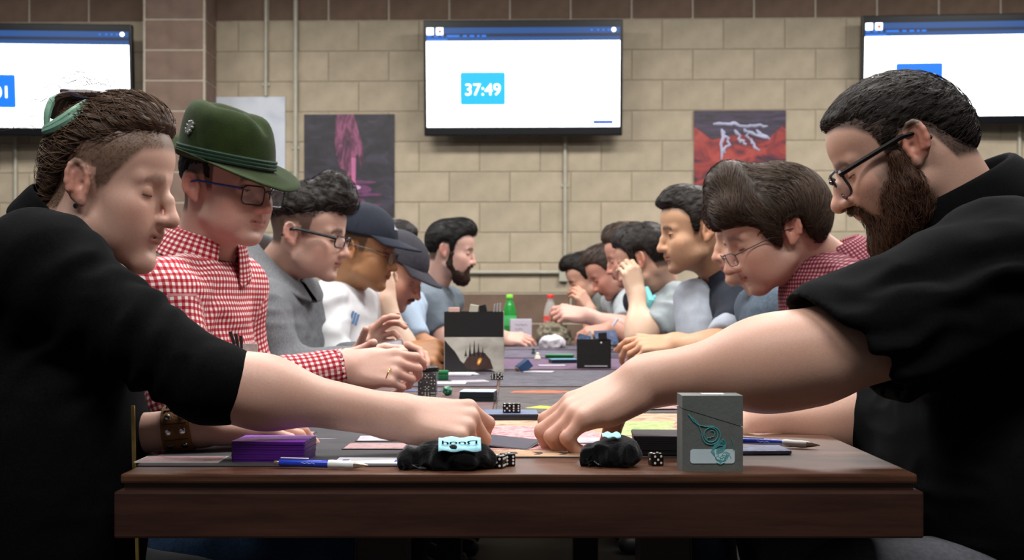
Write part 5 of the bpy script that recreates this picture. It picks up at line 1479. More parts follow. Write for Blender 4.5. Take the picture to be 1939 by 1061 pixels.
# ------------------------------------------------------------------ things on the table
def Yt(py): return (CAM_Z-TABLE_Z)*F_PX/(py-HOR)
def TP(px, py, lift=0.0):
    y = Yt(py); return Vector(((px-CX)*y/F_PX, y, TABLE_Z+lift))
MT = .002
ZM = TABLE_Z+MT
# playmats
def mat(label, x0, x1, y0, y1, m, rz=0.0):
    o = empty('playmat', ((x0+x1)/2, (y0+y1)/2, TABLE_Z), rz); tag(o, label, 'playmat', 'playmats on the table')
    Mesh().prism(rrect(x1-x0, y1-y0, .008), 0, MT).obj('cloth_sheet', m, o)
    pts = [(a, b, MT*.5) for a, b in rrect(x1-x0, y1-y0, .008)]
    Mesh().tube(pts+[pts[0]], .0013, 5, False).obj('stitched_edge', pm('mat_edge_'+label[:6], '2A2628', .8), o)
    return o
m1 = mat('plain dark grey playmat in front of the man in black jacket', -.487, -.075, 1.466, 2.07, art('mat_charcoal', [(.3, '2C2B30'), (.6, '37363B'), (.8, '403E44')], 6, (1, 2, 1), .5, .85))
M_CHALK = pm('mat_white_print', '8E8C98', .8, .3, 60)
rm = random.Random(9)
for k in range(14):
    x = -.10+rm.uniform(-.055, .11); y = .0+rm.uniform(-.03, .05); a = rm.uniform(-.5, .9); l = rm.uniform(.012, .035)
    Mesh().prism([(-l, -.0015), (0, -.0035), (l, 0), (0, .0030)], MT, MT+.0003, Matrix.Translation((x, y, 0)) @ Matrix.Rotation(a, 4, 'Z')).obj('mat_print', M_CHALK, m1)
m2 = mat('bright pink, tan and green playmat in front of the man in black polo', -.05, .31, 1.545, 2.13, art('mat_tan', [(.25, '6A5248'), (.42, '9A7E66'), (.55, 'B89C80'), (.7, 'A07060'), (.85, '6A4A50')], 7, (1, 2.2, 1), 1.2, .8))
def patch(o, name, poly, m, z=MT):
    Mesh().prism(poly, z, z+.0004).obj(name, m, o)
patch(m2, 'tan_border', [(-.177, -.29), (.177, -.29), (.177, -.235), (-.177, -.235)], art('mat_border', [(.3, '8A6A50'), (.6, 'AE8C6C'), (.8, 'B89A7A')], 9, (1, 1, 1), .6, .8))
patch(m2, 'pink_print', [(-.177, -.22), (-.005, -.22), (.025, -.1), (-.015, .06), (-.177, .08)], art('mat_pink', [(.25, '5A3A42'), (.42, 'A86A70'), (.55, 'D0A0A0'), (.68, '8A4A54'), (.8, 'C08890')], 10, (1, 2.5, 1), 1.5, .8))
patch(m2, 'green_print', [(.045, -.06), (.177, -.06), (.177, .14), (.065, .14), (.015, .04)], art('mat_green', [(.25, '5A7038'), (.45, '86A058'), (.6, 'B0BE86'), (.8, '6A8048')], 9, (1, 2.5, 1), 1.5, .8))
for k, x in enumerate((-.135, -.10, -.065, .025, .075)):
    patch(m2, 'border_mark', [(x, -.275), (x+.008, -.275), (x+.013, -.262), (x+.011, -.25), (x-.002, -.25), (x+.006, -.262)], pm('mat_dark_ink', '3A2A24', .8), MT+.0005)
rows = [(2.12, 2.72), (2.77, 3.37), (3.42, 4.02), (4.07, 4.67), (4.72, 5.32)]
lc = [[(.25, '221A1D'), (.42, '463033'), (.55, '6B5251'), (.68, '2D2225'), (.82, '523938')],
      [(.25, '1C1A20'), (.45, '39363E'), (.6, '554F5D'), (.75, '252228')],
      [(.25, '20181F'), (.45, '443343'), (.62, '665762'), (.78, '2D222B')],
      [(.25, '232028'), (.5, '4A4355'), (.7, '6B6271')], [(.25, '232028'), (.5, '443C4A'), (.7, '6B626B')]]
rc = [[(.25, '201D1F'), (.45, '393536'), (.58, '554C4C'), (.75, '2D282A')],
      [(.25, '1D1C22'), (.42, '39363F'), (.55, '55515D'), (.68, '2D2831'), (.82, '5F4A5D')],
      [(.25, '231F2B'), (.42, '463E51'), (.56, '6B4666'), (.70, '39394C'), (.82, '626884')],
      [(.25, '232028'), (.5, '524A5D'), (.7, '78707F')], [(.25, '232028'), (.5, '4E4652'), (.7, '706873')]]
who_l = ['man in the green hat', 'man in the grey sweater', 'man in the navy cap', 'man in the grey cap', 'bearded man in grey']
who_r = ['man in maroon check', 'man in the navy overshirt', 'man propping his chin', 'man bowed low', 'man at the far right end']
for i, (a, b) in enumerate(rows):
    mat('dark brown and rose patterned playmat before the '+who_l[i] if i == 0 else 'dusky patterned playmat before the '+who_l[i], -.475, -.038, a, b, art('mat_l%d' % i, lc[i], 7, (1, 3.5, 1), 1.4, .75, seed=i+1.0))
    o = mat('charcoal and orange playmat before the '+who_r[i] if i == 0 else 'purple tinted playmat before the '+who_r[i], -.03, .44, a, b, art('mat_r%d' % i, rc[i], 7, (1, 3.5, 1), 1.4, .75, seed=i+9.0))
    if i == 0:
        patch(o, 'orange_print', [(-.21, .16), (-.1, .15), (-.06, .19), (-.13, .22), (-.2, .2)], pm('mat_orange', 'B85A38', .8, .3, 40))
        patch(o, 'lime_print', [(-.18, -.2), (-.12, -.22), (-.10, -.18), (-.15, -.15)], pm('mat_lime', '9EAE3E', .8, .4, 60))

# cards
CARD_P = [art('card_art_rose', [(.3, '6A4A50'), (.5, 'B08C8C'), (.7, '8A6A72')], 6, (1, 1, 1), 1, .4), art('card_art_grey', [(.3, '8E8A96'), (.55, 'B8B2BC'), (.8, '9A94A4')], 5, (1, 1, 1), 1, .4),
          art('card_art_blue', [(.3, '2A3448'), (.55, '4A5C84'), (.8, '7E8EB8')], 6, (1, 1, 1), 1, .4), art('card_art_dark', [(.3, '1C1620'), (.55, '342638'), (.8, '2A1C2C')], 6, (1, 1, 1), 1, .35)]
M_SLV = pm('card_border', '3A3234', .35, .1, 30)
def card(label, loc, rz, pi=0, tilt=(0, 0), th=.0011, w=.066, h=.091, border=None, group='single cards lying on the mats'):
    o = empty('playing_card', loc, rot=(tilt[0], tilt[1], rz)); tag(o, label, 'card', group)
    Mesh().prism(rrect(h, w, .003), 0, th).obj('sleeve', border or M_SLV, o)
    Mesh().prism(rrect(h-.006, w-.006, .002), th, th+.0003).obj('printed_face', CARD_P[pi], o)
    return o
card('rose card with pale frame behind the purple deck', TP(540, 826, MT), .03)
card('upper of two cards beside the sleeve of the reaching left hand', TP(732, 834, MT), .05, 1)
card('lower of two cards beside the sleeve of the reaching left hand', TP(712, 849, MT), -.02, 0)
card('long pale card at the near left corner of the dark mat', TP(345, 874, MT), .0, 0, w=.058, h=.112, border=pm('pale_border', 'B8AFA8', .4))
card('dark card held low in the left man\'s fingers', P(958, 838, 1.66), -.35, 3, (.10, .06), group='cards held in hands')
card('bright card under the fingers of the man in black polo', TP(1122, 838, MT), .1, 1)
for k, (px, py, rz, lb) in enumerate([(1240, 776, .05, 'top of two rose cards right of the bearded man\'s wrist'), (1262, 772, -.08, 'bottom of two rose cards right of the bearded man\'s wrist')]):
    card(lb, TP(px, py, MT+.0015*(1-k)), rz, 0)
card('grey card held up by the man in the grey sweater', P(731, 672, 2.84), 0, 1, (math.radians(72), math.radians(-10)), border=pm('grey_sleeve', '7A7A7C', .5), group='cards held in hands')
cg = card('blue card held by the far right hand', P(1148, 640, 4.36), .3, 2, (math.radians(55), 0), border=pm('teal_sleeve', '2A5A72', .4), group='cards held in hands')
for k, (px, py, pi, lb) in enumerate([(905, 782, 2, 'blue-grey card left of the pair of dice on the deck'), (865, 712, 1, 'pale card by the foot of the black and white box'),
        (800, 742, 2, 'dark card under the clear dice tube'), (1060, 682, 2, 'blue foil card near the black open deck box'), (1045, 694, 1, 'pale foil card in front of the blue tilted box'), (1020, 706, 1, 'pale card near the far pair of dice')]):
    card(lb, TP(px, py, MT), rm.uniform(-.3, .3), pi)
card('pale slip lying on the mat left of the orange print', TP(890, 724, MT), .25, 1, (0, 0), border=pm('pale_border', 'B8AFA8', .4))

# decks (stacks of sleeved cards)
def deck(label, loc, rz, w, d, h, c_side, c_top, name='card_deck', lines=True):
    o = empty(name, loc, rz); tag(o, label, 'deck', 'decks of sleeved cards')
    n = max(4, int(h/.0030)); ms = pm('deck_side_'+c_side, c_side, .45, .12, 60, stretch=(1, 1, 12))
    rr = random.Random(int(w*1e5)+int(h*1e5))
    for k in range(n):
        Mesh().prism(rrect(w+rr.uniform(-.0012, .0012), d+rr.uniform(-.0012, .0012), .003), h*k/n, h*(k+1)/n-.0003).obj('card_block', ms, o, loc=(rr.uniform(-.0006, .0006), rr.uniform(-.0006, .0006), 0))
    Mesh().prism(rrect(w, d, .003), h, h+.0008).obj('top_card', pm('deck_top_'+c_top, c_top, .4, .06, 30), o)
    return o
deck('thick purple sleeved deck at the near left edge of the table', TP(509, 879, MT)+Vector((0, .036, 0)), -.06, .098, .068, .0265, '4A1072', '8A3ACB')
deck('pale blue topped deck in the middle of the table behind the reaching hand', TP(905, 763, MT)+Vector((0, .033, 0)), -.10, .072, .068, .020, '1E2A30', 'A8C2D2')
deck('flat dark deck with two dice on it, beside the reaching left hand', TP(968, 799, MT)+Vector((0, .045, 0)), .02, .094, .082, .010, '2A2E38', '5A6684')
deck('black deck standing behind the grey box with turquoise swirl', TP(1254, 868, MT)+Vector((0, .040, 0)), -.06, .072, .08, .027, '0C0B10', '2A2632')
deck('small black deck lying under the far forearm behind the polo man\'s wrist', TP(1262, 744, MT)+Vector((0, .03, 0)), .05, .092, .066, .014, '101014', '1A1A1E')
deck('dark teal deck near the black open deck box', TP(1068, 690, MT)+Vector((0, .05, 0)), .15, .09, .066, .012, '10202A', '5A90A8')
deck('flat green deck left of the black open deck box', TP(1062, 681, MT)+Vector((0, .10, 0)), -.1, .10, .07, .010, '0A4A2A', '2A8A5A')

# dice
DIE = .016
def die_meshes():
    mb = pm('black_die', '0D0C0E', .25, .1, 40); mp = pm('die_pip_white', 'E8E4DC', .4, .05, 40)
    body = Mesh().box((0, 0, 0), (DIE, DIE, DIE), .0016).mesh('die_body', mb, True)
    pip = Mesh(); h = DIE/2; g = DIE*.27
    lay = {1: [(0, 0)], 2: [(-1, -1), (1, 1)], 3: [(-1, -1), (0, 0), (1, 1)], 4: [(-1, -1), (-1, 1), (1, -1), (1, 1)], 5: [(-1, -1), (-1, 1), (1, -1), (1, 1), (0, 0)], 6: [(-1, -1), (-1, 0), (-1, 1), (1, -1), (1, 0), (1, 1)]}
    for n, rot in ((5, Matrix.Rotation(math.pi/2, 4, 'X')), (2, Matrix.Rotation(-math.pi/2, 4, 'X')), (6, Matrix.Identity(4)), (1, Matrix.Rotation(math.pi, 4, 'X')), (3, Matrix.Rotation(math.pi/2, 4, 'Y')), (4, Matrix.Rotation(-math.pi/2, 4, 'Y'))):
        for a, b in lay[n]:
            pip.lathe([(.0017, 0), (.0015, .0004), (.0003, .0005)], 10, rot @ Matrix.Translation((a*g, b*g, h-.0001)))
    return body, pip.mesh('pips', mp, True)
DB, DP = die_meshes()
def die(label, loc, rot, s=1.0, group='black dice with white pips'):
    o = obj('die', DB, None, loc, rot); o.scale = (s, s, s); tag(o, label, 'die', group)
    obj('pips', DP, o); return o
q90 = math.pi/2
def on(px, py, lift, half=DIE/2): v = TP(px, py); return Vector((v.x, v.y+half, lift+half))
die('left die of the pair beside the black pouch with blue label', on(944, 888, TABLE_Z), (0, q90, -.35))
die('right die of the pair beside the black pouch with blue label', on(961, 884, TABLE_Z), (q90, 0, .45))
die('lone die beside the crumpled black pouch near the grey box', on(1243, 883, TABLE_Z), (0, q90, .30))
zt_ = TABLE_Z+MT+.0112
die('left die of the pair on the flat dark deck', Vector(((960-CX)*1.99/F_PX, 2.03, zt_+DIE/2)), (0, 0, .02))
die('right die of the pair on the flat dark deck', Vector(((977.5-CX)*1.99/F_PX, 2.03, zt_+DIE/2)), (q90, 0, -.02))
die('left die of the far pair in front of the black and white box', on(935, 721, ZM), (q90, 0, .1))
die('right die of the far pair in front of the black and white box', on(947, 721, ZM), (0, q90, -.15))

# clear dice tube with black lid
db = TP(808, 757, MT)+Vector((0, .024, 0))
tube = empty('dice_box', db); tag(tube, 'clear plastic dice tube with black lid, full of dice', 'dice box')
M_CLR = glass('clear_plastic', 'E6ECF0', .05, 1.4, .07)
Mesh().box((0, 0, .0285), (.046, .046, .057), .003).obj('clear_body', M_CLR, tube)
Mesh().lathe([(.0235, .056), (.0245, .057), (.0245, .066), (.0225, .068)], 28).obj('lid', pm('black_plastic', '0E0D10', .4, .1, 30), tube, smooth=True)
Mesh().box((0, .006, .029), (.040, .028, .050), .002).obj('back_dice_block', pm('black_die', '0D0C0E', .25, .1, 40), tube)
for r_ in range(4):
    for c_ in range(3):
        die('small die in the %s row, %s column of the clear dice tube' % (('bottom', 'third', 'second', 'top')[r_], ('left', 'middle', 'right')[c_]), db+Vector((-.0133+.0133*c_, -.0145, .0085+.0132*r_)), (q90*rm.randint(0, 3), q90*rm.randint(0, 3), q90*rm.randint(0, 3)), .76, 'dice packed in the clear tube')

# green twenty-sided die
bm = bmesh.new(); bmesh.ops.create_icosphere(bm, subdivisions=1, radius=.0125)
me = bpy.data.meshes.new('d20'); bm.to_mesh(me); bm.free(); me.materials.append(pm('jade_green', '0E6A48', .25, .35, 60))
d20 = obj('twenty_sided_die', me, None, on(847, 752, ZM, .0108), (.3, .2, .5)); tag(d20, 'green twenty-sided die beside the clear dice tube', 'die')
for k in range(8):
    f = me.polygons[k*2+1]; n = f.normal
    obj('numeral', text_mesh(str(k+3), .006, pm('pale_numeral', 'B8D8C8', .5), 0, .0001), d20, Vector(f.center)*1.004, n.to_track_quat('Z', 'Y').to_euler())
gb = empty('green_box', TP(836, 722, MT)+Vector((0, .016, 0)), .1); tag(gb, 'small green box behind the clear dice tube', 'box')
Mesh().box((0, 0, .008), (.034, .03, .016), .003).obj('tray', pm('green_plastic', '0E5A34', .4, .1, 30), gb); Mesh().box((0, 0, .0205), (.035, .031, .009), .003).obj('lid', pm('green_plastic_lid', '12703E', .4, .1, 30), gb)

# pouches
M_VEL = pm('black_velvet', '08080A', .95, .4, 150, bump=.6, bscale=300, spec=.08, sheen=.15)
def pouch(label, loc, rz, sx, sy, sz, frill=-1, seed=1):
    o = empty('pouch', loc, rz); tag(o, label, 'pouch', 'black drawstring pouches')
    ops = [('+', E((0, 0, sz*.48), (sx*.46, sy*.5, sz*.52)), 0), ('+', E((sx*.18, -sy*.1, sz*.42), (sx*.28, sy*.42, sz*.45)), .015), ('+', E((-sx*.2, sy*.05, sz*.40), (sx*.25, sy*.4, sz*.44)), .015),
           ('+', C((frill*sx*.40, 0, sz*.35), (frill*sx*.52, 0, sz*.30), .010, .017), .012), ('&', FN(lambda X, Y, Z: -Z+0*X+0*Y), .003)]
    V, Fq = solid(ops, .0022); N = vnormals(V, Fq); nz = vnoise(V*85+seed*5); rd = 1-2*np.abs(vnoise(V*60+seed))
    V = V+N*(.0030*nz+.0040*rd)[:, None]; V[:, 2] = np.maximum(V[:, 2], 0)
    obj('bag', raw_mesh('bag', V, Fq, M_VEL, True), o)
    rr = random.Random(seed); fr = Mesh()
    for k in range(30):
        a = rr.uniform(-1, 1); b = rr.uniform(.1, .6)
        fr.tube([(frill*sx*.50, a*.010, sz*b), (frill*(sx*.54+rr.uniform(0, .008)), a*.018, sz*b*.8), (frill*(sx*.56+rr.uniform(.0, .012)), a*.024, max(.001, sz*b*.5))], [.0012, .001, .0004], 4)
    fr.obj('frayed_mouth', M_VEL, o)
    Mesh().tube([(frill*sx*.44, -sy*.25, sz*.2), (frill*sx*.50, -sy*.5, sz*.25), (frill*sx*.40, -sy*.62, sz*.15), (frill*sx*.34, -sy*.45, .003), (frill*sx*.42, -sy*.3, .004)], .0011, 6).obj('drawstring', pm('black_cord', '1A1A1E', .6), o)
    return o
def label_on(o, x0, x1, y, z, tilt, m, hgt=.03, name='cloth_label'):
    V = []; n = 10
    for i in range(n+1):
        for j in range(5):
            x = x0+(x1-x0)*i/n; t = j/4
            V.append((x, y+t*hgt*math.cos(tilt), z+t*hgt*math.sin(tilt)+.0012*math.sin(i*1.3+j)))
    Fs = np.array([(i*5+j, (i+1)*5+j, (i+1)*5+j+1, i*5+j+1) for i in range(n) for j in range(4)])
    q_ = obj(name, raw_mesh(name, V, Fs, m, True), o); md = q_.modifiers.new('t', 'SOLIDIFY'); md.thickness = .0008; return q_
M_LAB = pm('pale_blue_label', '8EC4D2', .7, .08, 40)
pa = pouch('flat black velvet pouch with a pale blue label, before the reaching hand', TP(858, 893)+Vector((0, .028, 0)), .05, .105, .056, .031, -1, 1)
lb = label_on(pa, -.020, .034, -.0345, .0265, .42, M_LAB, .034)
obj('label_print', text_mesh('Dood', .020, pm('ink_navy', '1C3040', .6), .0003, .0002), lb, (.007, -.0190, .0352), (.42, 0, math.pi))
pb = pouch('crumpled black velvet pouch beside the lone die', TP(1170, 888)+Vector((0, .028, 0)), -.05, .058, .050, .035, -1, 2)
label_on(pb, -.018, .006, -.014, .0385, .25, M_LAB, .018)
pouch('dark fuzzy pouch behind the clear dice tube', TP(774, 724, MT)+Vector((0, .03, 0)), .2, .046, .05, .044, 1, 3)

# pens
def pen(label, a, b, c_body='1E3AB0'):
    a, b = Vector(a), Vector(b); L = (b-a).length
    o = empty('ballpoint_pen', a, rot=(b-a).to_track_quat('X', 'Z').to_euler()); tag(o, label, 'pen', 'blue and white ballpoint pens')
    RX = Matrix.Rotation(q90, 4, 'Y')
    M_PB = pm('pen_blue', c_body, .2, .15, 30); M_PW = pm('pen_white', 'D8DCDC', .4, .05, 30); M_PM = pm('pen_metal', 'C2B8A8', .25, .1, 30, metal=.9)
    Mesh().lathe([(.0022, 0), (.0028, .001), (.0028, .007)], 12, RX).obj('button', M_PM, o, smooth=True)
    Mesh().lathe([(.0042, .007), (.0048, .009), (.0050, L*.58)], 16, RX).obj('barrel', M_PB, o, smooth=True)
    Mesh().lathe([(.0052, L*.58), (.0058, L*.62), (.0050, L*.72), (.0055, L*.80), (.0050, L*.85)], 16, RX).obj('grip', M_PW, o, smooth=True)
    Mesh().lathe([(.0048, L*.85), (.0030, L*.93), (.0014, L*.97), (.0006, L)], 16, RX).obj('tip', M_PM, o, smooth=True)
    Mesh().box((L*.22, 0, .0062), (L*.3, .003, .0012), .0004).obj('clip', M_PW, o)
    Mesh().tube([(L*.30+.0022*k, -.0052, .001+.0008*math.sin(k*2.2)) for k in range(9)], .00025, 4).obj('barrel_print', pm('pen_print', 'B8C4E8', .5), o)
    return o
za = TABLE_Z+.0058
pen('blue and white pen lying before the purple deck', T(519, 1.452, za+.002), T(697, 1.440, za))
pen('blue and white pen lying right of the grey box', T(1385, 1.68, za+.002), T(1553, 1.635, za))
sl = empty('score_slip', TP(706, 876, MT), -.03); tag(sl, 'white paper slip with blue print behind the near pen', 'paper')
Mesh().box((0, 0, .0004), (.098, .052, .0008)).obj('sheet', pm('white_paper', 'E4E4EA', .8, .03, 20), sl)
for x in (-.036, .034): Mesh().box((x, -.006, .001), (.008, .020, .0004)).obj('print_mark', pm('blue_ink', '4A5AA0', .7), sl)
sl = empty('score_slip', TP(860, 708, MT), .2); tag(sl, 'white sheet lying under the black and white box', 'paper')
Mesh().box((0, 0, .0004), (.12, .15, .0008)).obj('sheet', pm('white_paper', 'E4E4EA', .8, .03, 20), sl)
sl = empty('score_slip', TP(845, 727, MT), -.05); tag(sl, 'white paper strip beside the green twenty-sided die', 'paper')
Mesh().box((0, 0, .0004), (.10, .06, .0008)).obj('sheet', pm('white_paper', 'E4E4EA', .8, .03, 20), sl)
card('tan card under the bearded man\'s far forearm', TP(1450, 818), .5, 0, border=pm('tan_card', 'A88E70', .6, .15, 30))
cs = empty('card_case', TP(1440, 862, 0)+Vector((0, .03, 0)), .04); tag(cs, 'slim clear case of foil cards beside the grey box', 'card case')
Mesh().box((0, 0, .0035), (.085, .062, .005), .001).obj('cards', CARD_P[2], cs); Mesh().box((0, 0, .0045), (.09, .066, .009), .002).obj('clear_shell', M_CLR, cs)

# grey deck box with turquoise swirl
by = Yt(893); bs = by/F_PX
gx0, gx1 = (1292-CX)*bs, (1407-CX)*bs; gw, gh, gd = gx1-gx0, .0955, .046
box = empty('deck_box', ((gx0+gx1)/2, by+gd/2, TABLE_Z)); tag(box, 'grey deck box with a turquoise swirl and white name label', 'deck box')
M_GB = pm('grey_card_stock', '5E625F', .7, .08, 60, bump=.15); M_TQ = pm('turquoise_ink', '3E9EA2', .6, .1, 60)
def front(px, py, d=.0): return Vector(((px-CX)*bs-(gx0+gx1)/2, -gd/2-d, (893-py)*bs))
zl, zr = (893-775)*bs, (893-810)*bs
Mesh().add([(-gw/2, -gd/2, 0), (gw/2, -gd/2, 0), (gw/2, -gd/2, zr), (-gw/2, -gd/2, zl), (-gw/2, gd/2, 0), (gw/2, gd/2, 0), (gw/2, gd/2, zr), (-gw/2, gd/2, zl)],
           [(0, 1, 2, 3), (5, 4, 7, 6), (4, 0, 3, 7), (1, 5, 6, 2), (3, 2, 6, 7), (4, 5, 1, 0)]).obj('body', M_GB, box)
g_ = .0009
Mesh().add([(-gw/2, -gd/2, zl+g_), (gw/2, -gd/2, zr+g_), (gw/2, -gd/2, gh), (-gw/2, -gd/2, gh), (-gw/2, gd/2, zl+g_), (gw/2, gd/2, zr+g_), (gw/2, gd/2, gh), (-gw/2, gd/2, gh)],
           [(0, 1, 2, 3), (5, 4, 7, 6), (4, 0, 3, 7), (1, 5, 6, 2), (3, 2, 6, 7), (4, 5, 1, 0)]).obj('lid', M_GB, box)
Mesh().box((.004, 0, gh+.0004), (.028, .02, .0006)).obj('top_sticker', pm('white_sticker', 'C8CCCC', .6), box)
c0 = front(1349, 864.5)
Mesh().prism(rrect(84*bs, 27*bs, .0035), 0, .0004, Matrix.Translation((c0.x, -gd/2-.0002, c0.z)) @ Matrix.Rotation(q90, 4, 'X')).obj('name_label', pm('label_white', 'C0D2D8', .6, .05, 30), box)
def swirl(pts, r): Mesh().tube([front(x, y, .0006) for x, y in pts], r, 6).obj('swirl_line', M_TQ, box, smooth=True)
def arc(cx, cy, rx, ry, a0, a1, n=22): return [(cx+rx*math.cos(math.radians(a0+(a1-a0)*k/n)), cy+ry*math.sin(math.radians(a0+(a1-a0)*k/n))) for k in range(n+1)]
swirl([(1303, 785), (1312, 797), (1322, 805), (1335, 808), (1346, 808)]+arc(1346, 825, 18, 17, -90, 130)+[(1330, 830), (1328, 818), (1322, 803), (1303, 785)], .0006)
swirl(arc(1346, 824, 13, 13.5, 0, 360, 28), .0006)
swirl(arc(1348, 822, 5, 6, -120, 100)+[(1345, 830), (1340, 829), (1338, 834)], .0005)
for k in range(5): swirl([(1352, 842+k*2), (1362, 836+k*2), (1371, 832+k*3), (1375, 840+k*2), (1368, 848+k*2), (1356, 852+k*2)], .0004)
for k in range(4): swirl([(1353, 843), (1352-k*2, 856), (1355+k, 870), (1364+k*2, 876-k), (1376, 870-k*3), (1382-k*3, 858)], .0004)
for k in range(5): swirl(arc(1362+k*4, 868-(k % 2)*6, 6, 6, 30*k, 30*k+250, 14), .00035)
swirl([(1385, 829), (1388, 840), (1388, 855)], .0004)
swirl([(1356, 876), (1364, 880), (1372, 876)], .0004)

# black and white box with castle picture
cy_ = Yt(707); cs_ = cy_/F_PX; cx0, cx1 = (842-CX)*cs_, (953-CX)*cs_; cw = cx1-cx0; chh = (707-592)*cs_; cdp = .11
cb = empty('storage_box', ((cx0+cx1)/2, cy_+cdp/2, ZM), 0); tag(cb, 'open card storage box, black above and pale below with dark spires', 'box')
M_CBW = art('box_mist', [(.3, '8E8A80'), (.55, 'B2AEA4'), (.8, 'C4C0B8')], 2.5, (1, 1, 1), .5, .6); M_CBK = pm('box_black', '0A0A0B', .6, .2, 40)
zs = (707-640)*cs_; tk = .003
def wallp(name, c, s_, m): Mesh().box(c, s_).obj(name, m, cb)
for nm, z0_, z1_, m in (('lower_wall', .0, zs, M_CBW), ('upper_wall', zs, chh, M_CBK)):
    h_ = z1_-z0_; zc = (z0_+z1_)/2
    wallp(nm, (0, -cdp/2, zc), (cw, tk, h_), m); wallp(nm, (0, cdp/2, zc), (cw, tk, h_), m)
    wallp(nm, (-cw/2, 0, zc), (tk, cdp, h_), m); wallp(nm, (cw/2, 0, zc), (tk, cdp, h_), pm('box_side_grey', '9A968C', .6) if nm == 'upper_wall' else m)
wallp('bottom', (0, 0, .002), (cw, cdp, .004), M_CBK)
def cf(px, py, d): return ((px-842)*cs_-cw/2, -cdp/2-tk/2-d, (707-py)*cs_)
def shape(name, pts, m, d=.0006):
    n = len(pts); V = [cf(x, y, d) for x, y in pts]+[cf(x, y, 0) for x, y in pts]
    Mesh().add(V, [tuple(range(n))]+[(i, n+i, n+(i+1) % n, (i+1) % n) for i in range(n)]).obj(name, m, cb)
M_DK = pm('print_black', '141012', .6, .3, 40); M_DK2 = pm('print_umber', '3A2620', .6, .4, 30)
shape('printed_hill', [(842, 645), (850, 655), (862, 668), (872, 685), (885, 695), (905, 700), (930, 702), (938, 706), (842, 706)], M_DK)
shape('printed_ridge', [(878, 690), (884, 680), (892, 672), (905, 668), (918, 670), (928, 682), (934, 700), (900, 702), (884, 700)], M_DK2, .0009)
for x, t in ((882, 660), (890, 650), (898, 645), (906, 650), (914, 657)):
    shape('printed_spire', [(x-2.5, 676), (x-.6, t+8), (x, t), (x+.6, t+8), (x+2.5, 676)], M_DK, .0012)
shape('printed_fire', [(903, 690), (905, 682), (909, 679), (913, 681), (911, 688), (906, 693)], pm('print_orange', 'E88A30', .5, .4, 60), .0014)
shape('printed_core', [(905, 688), (907, 684), (910, 682), (910, 686), (907, 690)], pm('print_yellow', 'FFE08A', .5, .2, 60), .0017)
for k, (px, w_, h_, m, a) in enumerate([(858, .030, .012, pm('peach_tab', 'D8B0A4', .6), 0), (893, .026, .020, pm('pale_tab', 'B8B4A4', .6), .5), (918, .022, .020, M_CBK, -.6), (934, .004, .022, pm('silver_tab', '9A9A9C', .4), .2), (940, .004, .024, pm('silver_tab', '9A9A9C', .4), .15), (946, .004, .025, pm('silver_tab', '9A9A9C', .4), .1)]):
    tb = Mesh().box((0, 0, 0), (w_, .05, .09), .001).obj('divider_card', m, None, Vector(((px-842)*cs_-cw/2, 0, chh-.045+h_))+cb.location, (0, a*.35, 0)); tag(tb, ['peach divider', 'cream tilted divider', 'black tilted divider', 'first silver divider', 'second silver divider', 'third silver divider'][k]+' sticking out of the black and white box', 'divider')

# black open deck box on the right
ky = Yt(700); ks = ky/F_PX
kb = empty('deck_box', ((1126-CX)*ks, ky+.04, ZM), -.04); tag(kb, 'open black deck box with raised flap in front of the far right hands', 'deck box')
kw, kh = 62*ks, 56*ks
M_KB = pm('black_leatherette', '0B0A0B', .55, .3, 60, bump=.3)
Mesh().box((0, -.03, kh/2), (kw, .004, kh), .001).obj('front_wall', M_KB, kb); Mesh().box((0, .03, kh/2), (kw, .004, kh), .001).obj('back_wall', M_KB, kb)
for s_ in (-1, 1): Mesh().box((s_*kw/2, 0, kh/2), (.004, .06, kh), .001).obj('side_wall', M_KB, kb)
Mesh().box((0, 0, .002), (kw, .06, .004)).obj('bottom', M_KB, kb)
Mesh().box((kw*.36, -.032, kh+.006), (kw*.26, .004, .022), .001, Matrix.Rotation(-.1, 4, 'Y')).obj('flap', M_KB, kb)
Mesh().lathe([(.003, 0), (.002, .0015)], 10, Matrix.Translation((kw*.22, -.0325, kh*.88)) @ Matrix.Rotation(q90, 4, 'X')).obj('snap', pm('snap_white', 'D0D0D0', .3), kb)
Mesh().box((.006, -.0325, .008), (kw*.7, .001, .003)).obj('foil_line', pm('foil_line', 'A8AAB0', .3), kb)
tc_ = card('teal sleeved card sticking out of the black deck box', Vector(((1106-CX)*ks, ky+.02, ZM+kh-.004)), .0, 2, (math.radians(80), .25), w=.034, h=.040, border=pm('teal_sleeve', '2A5A72', .4), group='cards held in hands')
card('white card leaning in the black deck box', Vector(((1122-CX)*ks, ky+.03, ZM+kh-.004)), 0, 1, (math.radians(85), 1.3), w=.010, h=.06, border=pm('pale_border', 'B8AFA8', .4), group='cards held in hands')
# tilted blue and tan box
tb = empty('deck_box', TP(992, 705, MT)+Vector((0, .02, .014)), rot=(0, math.radians(-38), .2)); tag(tb, 'small tilted deck box, blue on one face and tan on the other', 'deck box')
Mesh().box((0, 0, .0), (.040, .05, .026), .002).obj('blue_shell', pm('navy_card', '1E3A5E', .5, .15, 30), tb); Mesh().box((-.021, 0, 0), (.003, .046, .024), .001).obj('tan_face', pm('tan_card', 'A88E70', .6, .15, 30), tb)
wb = Mesh().lathe([(.008, 0), (.0105, .004), (.009, .012), (.005, .019), (.006, .023), (.002, .026)], 16).obj('game_piece', pm('ivory', 'D8D2C0', .5), None, TP(1018, 683, MT), smooth=True); tag(wb, 'ivory game piece beside the tilted blue box', 'game piece')
gp = Mesh().lathe([(.007, 0), (.008, .004), (.004, .014), (.006, .02), (.002, .024)], 14).obj('game_piece', pm('dark_green_piece', '1E3A2E', .5), None, TP(1010, 672, MT), smooth=True); tag(gp, 'dark green game piece behind the ivory one', 'game piece')
